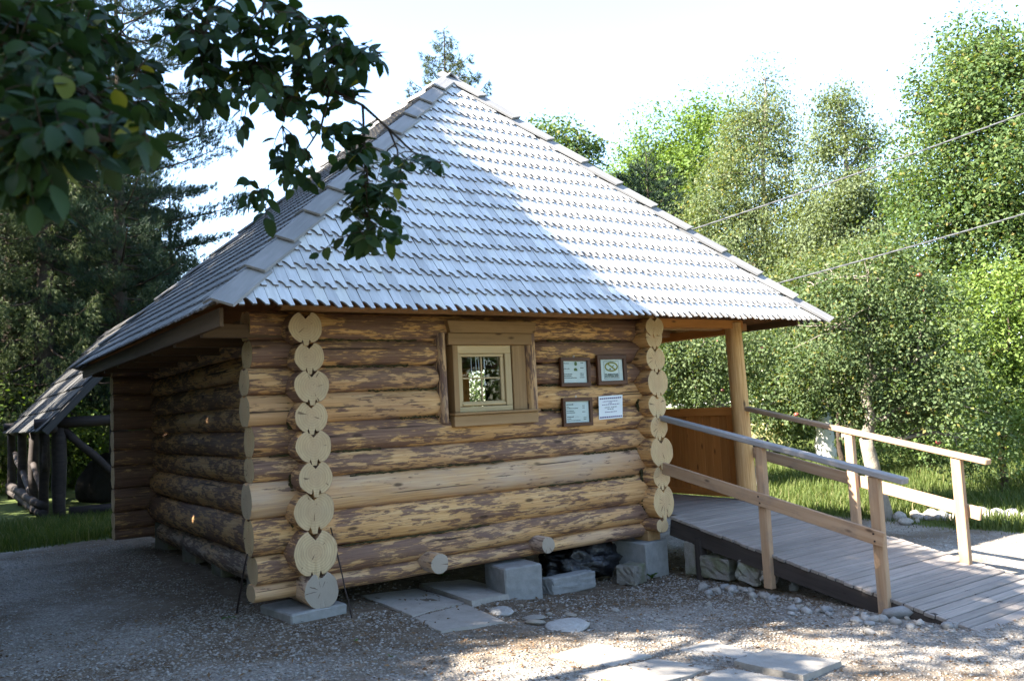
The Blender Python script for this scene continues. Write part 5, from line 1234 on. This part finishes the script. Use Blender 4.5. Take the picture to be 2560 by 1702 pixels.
for ci, (cx, cy, rx, ry, nl, dep, sz) in enumerate(CL):
    nl = int(nl*1.5)+1; sz *= .86
    done = 0
    while done < nl:
        a = rr.uniform(0, 6.28); q = math.sqrt(rr.random()); tip = P3((cx+rx*q*math.cos(a), cy+ry*q*math.sin(a), dep+rr.gauss(0, .16)))
        root = min(allp, key=lambda s: (s[0]-tip).length+.15*max(0, tip.z-s[0].z)+.12*rr.random())[0]
        d = tip-root
        if d.length > .45: root = tip-d.normalized()*.45 if False else root
        pts = [root.lerp(tip, t)+Vector((0, 0, .10*d.length*math.sin(t*3.14))) for t in (0, .33, .66, 1)]
        twigs.add(*tube(pts, [.0032, .0026, .002, .0012], 4))
        m = min(nl-done, rr.randint(3, 6))
        for k in range(m):
            t = 1-k*.16*min(1, .45/max(d.length, .1)); t = max(0, t); j = min(2, int(t*3)); f = t*3-j; p = pts[j].lerp(pts[j+1], f)
            tw = (pts[3]-pts[1]).normalized(); sd = tw.cross(Vector((0, 0, 1))).normalized()*(1 if k % 2 else -1)
            dirn = (tw*(.9 if k == 0 else .45)+sd*(.0 if k == 0 else .75)+Vector((0, 0, -.35))+Vector((rr.gauss(0, .28), rr.gauss(0, .28), rr.gauss(0, .28)))).normalized()
            nrm = (Vector((0, 0, 1))+Vector((rr.gauss(0, .55), rr.gauss(0, .55), rr.gauss(0, .3)))-Vector(FW)*.35)
            y = dirn; x = y.cross(nrm).normalized(); z = x.cross(y); L_ = sz*rr.uniform(.6, 1.2)
            M = Matrix(((x.x*L_, y.x*L_, z.x*L_, p.x), (x.y*L_, y.y*L_, z.y*L_, p.y), (x.z*L_, y.z*L_, z.z*L_, p.z), (0, 0, 0, 1)))
            leaves.append((L_/((p-Vector(CAM)).length), rr.randrange(4), M))
        done += m
def inframe(M):
    q = np.array(M.translation)-CAM; z = q@FW; u, v_ = F_PX*(q@RT)/z+1280, 851-F_PX*(q@UP)/z; return 0 < u < 2560 and 0 < v_ < 1702
leaves.sort(key=lambda s: -s[0] if inframe(s[2]) else 1)
CR = empty('crown', fk, parent=HT)
for sz, k, M in leaves[:300]: obj('leaf', LM[k], CR, M)
V = []; Fq = []; T = []; off = 0
for sz, k, M in leaves[300:]:
    A = np.array(M); v0 = np.array(LV[k][0]); V.append(v0@A[:3, :3].T+A[:3, 3]); Fq.append(np.array(LV[k][1])+off); off += len(v0); T.append(np.full(len(LV[k][1]), rr.random()))
# out-of-view crown: clumps set where it shades the cabin front, the near roof corner, the ramp and the yard
shade = []
def add_shade(x0, x1, y0, y1, z, zc, n, rad, inside=None):
    for _ in range(n):
        p = (rr.uniform(x0, x1), rr.uniform(y0, y1), z); c = s_at(p, zc+rr.uniform(-1.0, 1.0))
        if inside and not inside(p): continue
        shade.append((c.x, c.y, c.z, rad*rr.uniform(.7, 1.25)))
add_shade(1.2, 7.75, 5.5, 6.6, -.1, 7.2, 90, .38); add_shade(5.2, 7.75, 4.9, 5.6, -.1, 7.2, 30, .38); add_shade(6.0, 7.9, 4.0, 5.2, -.1, 7.2, 30, .36); add_shade(1.8, 5.6, 3.2, 5.4, -.1, 7.2, 70, .19); add_shade(-.5, 2.2, 3.2, 7.0, -.1, 7.2, 60, .32); add_shade(5.4, 8.1, 2.6, 4.3, -.1, 7.2, 34, .24); add_shade(-1, 1.6, 4.3, 7.2, -.1, 7.2, 40, .45)                                     # yard and ramp
for _ in range(150): shade.append((rr.uniform(-6, 1.4), rr.uniform(-4.5, 1.6), rr.uniform(4.6, 8.0), rr.uniform(.5, .9)))   # unseen crown added over the camera to block sky light
for (cx, cy, rx, ry, nl, dep, sz) in CL:                                             # unseen clumps added above the hanging branches to shade them
    for _ in range(4):
        c = s_at(P3((cx+rr.uniform(-rx, rx), cy+rr.uniform(-ry, ry), dep)), rr.uniform(5.0, 7.5)); shade.append((c.x, c.y, c.z, .34))
SH1 = len(shade)
def add_leaves(blobs, n, size, clump=.22):
    P, out, cc, j = crown_points(blobs, n, clump, max(40, n//40), .2); m = len(P)
    Nn = unit(np.array([0, 0, .9])+RNG.normal(size=(m, 3))*.6); Tn = RNG.normal(size=(m, 3)); Tn[:, 2] -= .5; Tn = unit(Tn-Nn*(Tn*Nn).sum(1)[:, None]); Ls = size*RNG.uniform(.7, 1.3, m)
    return cards(P, Nn, Tn, Ls, Ls*.6)
V4, F4 = add_leaves(shade, 76000, .15)
me = fastmesh('leaves', np.concatenate(V)-np.array(fk), np.concatenate(Fq), M_LF_HORN, np.concatenate(T), True)
oo = obj('leaves', me, CR, Matrix.Translation(fk)); oo['kind'] = 'stuff'
me = fastmesh('upper_leaves', V4-np.array(fk), F4, M_LF_HORN, RNG.random(len(F4))); oo = obj('upper_leaves', me, CR, Matrix.Translation(fk)); oo['kind'] = 'stuff'
C4 = np.array([s[:3] for s in shade])
for k in range(9):                                                               # limbs up into that crown
    c = Vector(C4[rr.randrange(len(C4))]); pts, rad = limb(fk, c, .055, .015, rr, .06, 7, .06); mb.add(*tube(pts, rad, 8))
    for q in range(7):
        near = sorted(range(len(C4)), key=lambda i: (Vector(C4[i])-c).length)[:25]; c2 = Vector(C4[near[rr.randrange(25)]]); p2, r2 = limb(pts[rr.randrange(3, 8)], c2, .014, .004, rr, .03, 4, .08); mb.add(*tube(p2, r2, 5))
obj('trunk', pymesh('trunk', [v-HB for v in mb.V], mb.F, (M_BARK,), None, True), HT, Matrix.Translation(HB))
tw_ = obj('twigs', pymesh('twigs', [v-HB for v in twigs.V], twigs.F, (M_BARK,), None, True), HT, Matrix.Translation(HB)); tw_['kind'] = 'stuff'
# neighbours out of view on the sunny side: they shade the side wall and the near half of the roof
def lin(p): return p
def roofpt(x, s): o, u, v, n = faces['front']; return o+u*(x-EX0)+v*s
blobs = []
EDGE_S = (0, .6, 1.1, 1.7, 2.3, 2.9, 3.5, 4.1); EDGE_X = (6.2, 6.0, 5.75, 5.4, 5.05, 4.75, 4.45, 4.9)     # edge of the shadow on the front slope
for _ in range(300):
    s = rr.uniform(-.1, 4.05); xl = EX0+(AX-EX0)*s/4.115; xb = float(np.interp(s, EDGE_S, EDGE_X))-.55*rr.random()-.25
    x = rr.uniform(xl-1.2, xb); c = s_at(roofpt(x, s), 10.2+rr.uniform(-1.2, 1.2)); blobs.append((c.x, c.y, c.z, rr.uniform(.10, .2)))
for _ in range(420):                              # and over the side slope
    a = .72*rr.random(); y = rr.uniform(EY0+.5+1.6*a, EY1); zz = EZ+(AZ-EZ)*a; x = EX0+(AX-EX0)*a; c = s_at((x, y, zz), 10.0+rr.uniform(-1.2, 1.2)); blobs.append((c.x, c.y, c.z, rr.uniform(.12, .22)))
roofblobs = blobs
b1 = (-3.4, 10.9, 0.0)
broad_tree('linden_tree', (-3.6, 10.8, 0), roofblobs, 60000, .13, M_LF_LINDEN, 'tall linden standing beside the shaded side wall of the cabin', 'tree', None, M_BARK, .28, .12, 2200, 51, .4, shell=.1)
blobs = []
for _ in range(190):
    p = (rr.uniform(-1.5, 2.5), rr.uniform(6.3, 15.0), rr.uniform(0, 2.2)); c = s_at(p, 6.4+rr.uniform(-1.7, 1.8)); blobs.append((c.x, c.y, c.z, rr.uniform(.5, .9)))
broad_tree('maple_tree', (-6.4, 11.5, 0), blobs, 30000, .22, M_LF_DARK, 'dense dark maple shading the side wall of the cabin', 'tree', None, M_BARK, .28, .32, 300, 52, .45, shell=.1)

for k, (x0, y0, lab) in enumerate(((-2.3, 8.5, 'unseen dark bush added to block light opposite the shaded corner of the cabin'), (-2.3, 9.6, 'unseen dark bush added to block light opposite the middle of the side wall'), (-2.3, 12.0, 'unseen dark bush added to block light opposite the far end of the side wall'), (-2.3, 14.6, 'unseen dark bush added to block light by the grass strip before the open shed'),  # out-of-view bushes added to keep sky light off the side wall
                              (-4.2, 4.0, 'unseen dark bush added to block light behind the hornbeam trunk'), (-4.6, 1.2, 'unseen dark bush added to block light across the yard from the paving slabs'), (-2.2, 17.4, 'unseen dark bush added to block light beside the open shed'))):
    bl = [(x0+rr.gauss(0, .35), y0+rr.gauss(0, .8), (6.6 if k not in (0, 4, 5) else (4.6, 3.4)[k > 0])*rr.random()**1.5+.25, rr.uniform(.6, .9)) for _ in range(34)]
    broad_tree('light_block_bush', (x0, y0, 0), bl, 15000, .22, M_LF_DARK, lab, 'bush', None, M_BARK, .07, .3, 160, 60+k, .2, shell=.1)

for k, (x0, y0, lab) in enumerate(((10.5, -17.0, 'unseen leafy tree added to block light across the yard from the window'), (17.0, -15.0, 'unseen leafy tree added to block light across the yard from the ramp end'), (-6.5, -7.5, 'unseen leafy tree added to block light at the shaded end of the yard'))):  # trees added behind the camera to darken the window and front wall
    bl = [(x0+rr.gauss(0, 1.7), y0+rr.gauss(0, 1.5), rr.uniform(1.6, 10.5), rr.uniform(.9, 1.5)) for _ in range(26)]
    broad_tree('lime_tree', (x0, y0, float(g(x0, y0))), bl, 12000, .24, M_LF_LINDEN, lab, 'tree', None, M_BARK, .24, .4, 240, 80+k, .3, shell=.2)

# ------------------------------------------------------------------ grass, weeds
def grass(name, x, y, hmin, hmax, wd, label):
    n = len(x); h = RNG.uniform(hmin, hmax, n); th = RNG.uniform(0, 6.28, n); ln = RNG.uniform(.15, .7, n)*h; b = np.stack([x, y, gz(x, y)-.01], -1)
    sd = np.stack([-np.sin(th), np.cos(th), np.zeros(n)], -1)*wd*.5; fw_ = np.stack([np.cos(th), np.sin(th), np.zeros(n)], -1)
    mid = b+fw_*(ln*.3)[:, None]+np.array([0, 0, 1])*(h*.6)[:, None]; tip = b+fw_*ln[:, None]+np.array([0, 0, 1])*h[:, None]
    V = np.stack([b+sd, b-sd, mid-sd*.7, mid+sd*.7, tip], 1).reshape(-1, 3); o = (np.arange(n)*5)[:, None]
    q = np.concatenate([np.stack([o[:, 0], o[:, 0]+1, o[:, 0]+2], 1), np.stack([o[:, 0], o[:, 0]+2, o[:, 0]+3], 1), np.stack([o[:, 0]+3, o[:, 0]+2, o[:, 0]+4], 1)])
    t = RNG.random(n)*.9+.05
    tag(obj(name, fastmesh(name, V, q, M_GRASS, np.concatenate([t, t, t]))), label, 'grass', kind='stuff')
n = 60000; d = 11.5+16*RNG.random(n)**1.5; az = RNG.uniform(.78, 1.20, n); x = np.sin(az)*d; y = np.cos(az)*d; k = (RNG.random(n) < grass_amt(x, y)) & (x > 11.4+.25*np.sin(y*3)); 
rub = np.abs((x-11.35)*2.3+(y-7.0)*2.2)/3.2; k &= rub > .22
grass('grass', x[k], y[k], .07, .24, .014, 'tall sunlit grass under the apple trees')
n = 16000; x = RNG.uniform(10.7, 13.2, n); y = RNG.uniform(3.5, 8.5, n); k = RNG.random(n) < grass_amt(x, y)*.8
grass('short_grass', x[k], y[k], .03, .08, .010, 'short dry grass between the gravel path and the rubble stones')
n = 16000; x = RNG.uniform(.4, 3.4, n); y = RNG.uniform(12.8, 17.0, n); k = RNG.random(n) < grass_amt(x, y)
grass('grass', x[k], y[k], .06, .22, .012, 'strip of green grass in front of the open shed')
def weed(x, y, n, ln, wd, label, up=.9, mat=M_WEED):
    base = Vector((x, y, float(gz(x, y))-.005)); e = empty('weed', base, label, 'weed'); r = random.Random(int(x*100))
    for i in range(n):
        az = i*2.4+r.uniform(-.3, .3); el = r.uniform(.35, 1.0)*up; d = Vector((math.cos(az)*math.cos(el), math.sin(az)*math.cos(el), math.sin(el))); sd = d.cross(Vector((0, 0, 1))).normalized(); V = []; Fc = []; L_ = ln*r.uniform(.6, 1.1); m = 6
        for k in range(m+1):
            t = k/m; p = d*L_*t+Vector((0, 0, -.35*L_*t*t)); hw = wd*.5*math.sin(math.pi*(t*.9+.08))
            V += [p-sd*hw+Vector((0, 0, hw*.3)), p, p+sd*hw+Vector((0, 0, hw*.3))]
        for k in range(m): a = 3*k; Fc += [(a, a+1, a+4, a+3), (a+1, a+2, a+5, a+4)]
        obj('leaf', pymesh('leaf', V, Fc, (mat,), None, True), e, Matrix.Translation(base))
x, y = gpt(1628, 1446); weed(x, y, 9, .17, .055, 'leafy green weed beside the tall concrete block')
x, y = gpt(1362, 1440); weed(x, y, 7, .12, .03, 'small weed growing between the concrete block and the kerb piece', 1.2)
x, y = gpt(1150, 1505); weed(x, y, 6, .06, .018, 'tiny weed in the joint of the paving slabs')
x, y = gpt(978, 1640); weed(x, y, 10, .05, .010, 'small tuft of weed alone in the dappled gravel', 1.1)
x, y = gpt(892, 1602); weed(x, y, 6, .04, .012, 'tiny weed sprig beside the gravel edge')
x, y = gpt(575, 1545); weed(x, y, 5, .10, .045, 'broad leaved weed below the leaning stick', .5)
x, y = gpt(1105, 1440); weed(x, y, 8, .13, .03, 'shaded weed under the sill behind the joist end', 1.2)

# ------------------------------------------------------------------ cables, parked van
def cable(a, da, b, db, sag, label):
    p0 = Vector(CAM+ray(a[0]*DD, a[1]*DD)*da); p1 = Vector(CAM+ray(b[0]*DD, b[1]*DD)*db); e = empty('power_cable', p0, label, 'cable', 'cables to the cabin')
    for k in range(3):
        pts = []
        for i in range(81):
            t = i/80; th = t*60+k*2.094; pts.append(p0.lerp(p1, t)-p0+Vector((0, 0, -sag*4*t*(1-t)))+Vector((0, math.cos(th), math.sin(th)))*.0065)
        V, Fc = tube(pts, [.0048]*81, 5); obj('strand', pymesh('strand', V, Fc, (M_CABLE,), None, True), e, Matrix.Translation(p0))
cable((1520, 553), 11.4, (2560, 186), 13.5, .04, 'upper twisted power cable running from the roof hip up past the treetops')
cable((1640, 692), 11.6, (2560, 432), 13.0, .03, 'lower twisted power cable passing in front of the birches')
vb = far(1610, 960, 24.0); vz = float(g(vb[0], vb[1])); VN = empty('parked_van', (vb[0], vb[1], vz), 'pale yellow parked van mostly hidden behind the porch panel', 'van')
M_VAN = plain('pale_yellow_paint', (.62, .58, .28), .35, .5, 0, 2, .04, 0); M_VANW = plain('white_paint', (.75, .75, .73), .35, .5, 0, 2, .04, 0); M_RUB = plain('tyre_rubber', (.02, .02, .02), .8); M_VGL = plain('dark_glass', (.03, .035, .04), .1, .6, 0, 2, .02, 0)
vd = Vector((RT[0], RT[1], 0)).normalized(); vf = Vector((-vd.y, vd.x, 0))
def vbox(nm, a0, a1, b0, b1, z0, z1, mat, bev=.03):
    c = Vector((vb[0], vb[1], 0))+vd*((a0+a1)/2)+vf*((b0+b1)/2)+Vector((0, 0, vz+(z0+z1)/2)); return obj(nm, box_mesh(a1-a0, b1-b0, z1-z0, mat, bev), VN, frame(c, vd, (0, 0, 1)))
vbox('body', -2.2, 2.2, -.85, .85, .28, 1.02, M_VAN, .08); vbox('cabin', -2.05, 1.5, -.78, .78, 1.0, 1.50, M_VAN, .10); vbox('roof', -2.0, 1.35, -.74, .74, 1.49, 1.585, M_VANW, .03)
for a in (-1.8, -.7, .4): vbox('window', a, a+.95, -.80, -.775, 1.06, 1.38, M_VGL, .008)
for a in (-1.4, 1.4):
    for b_ in (-.86, .70):
        bm = bmesh.new(); bmesh.ops.create_cone(bm, cap_ends=True, segments=20, radius1=.31, radius2=.31, depth=.2); me = bpy.data.meshes.new('wheel'); bm.to_mesh(me); bm.free(); me.materials.append(M_RUB)
        c = Vector((vb[0], vb[1], vz+.31))+vd*a+vf*(b_+.08); obj('wheel', me, VN, frame(c, vd, vf))
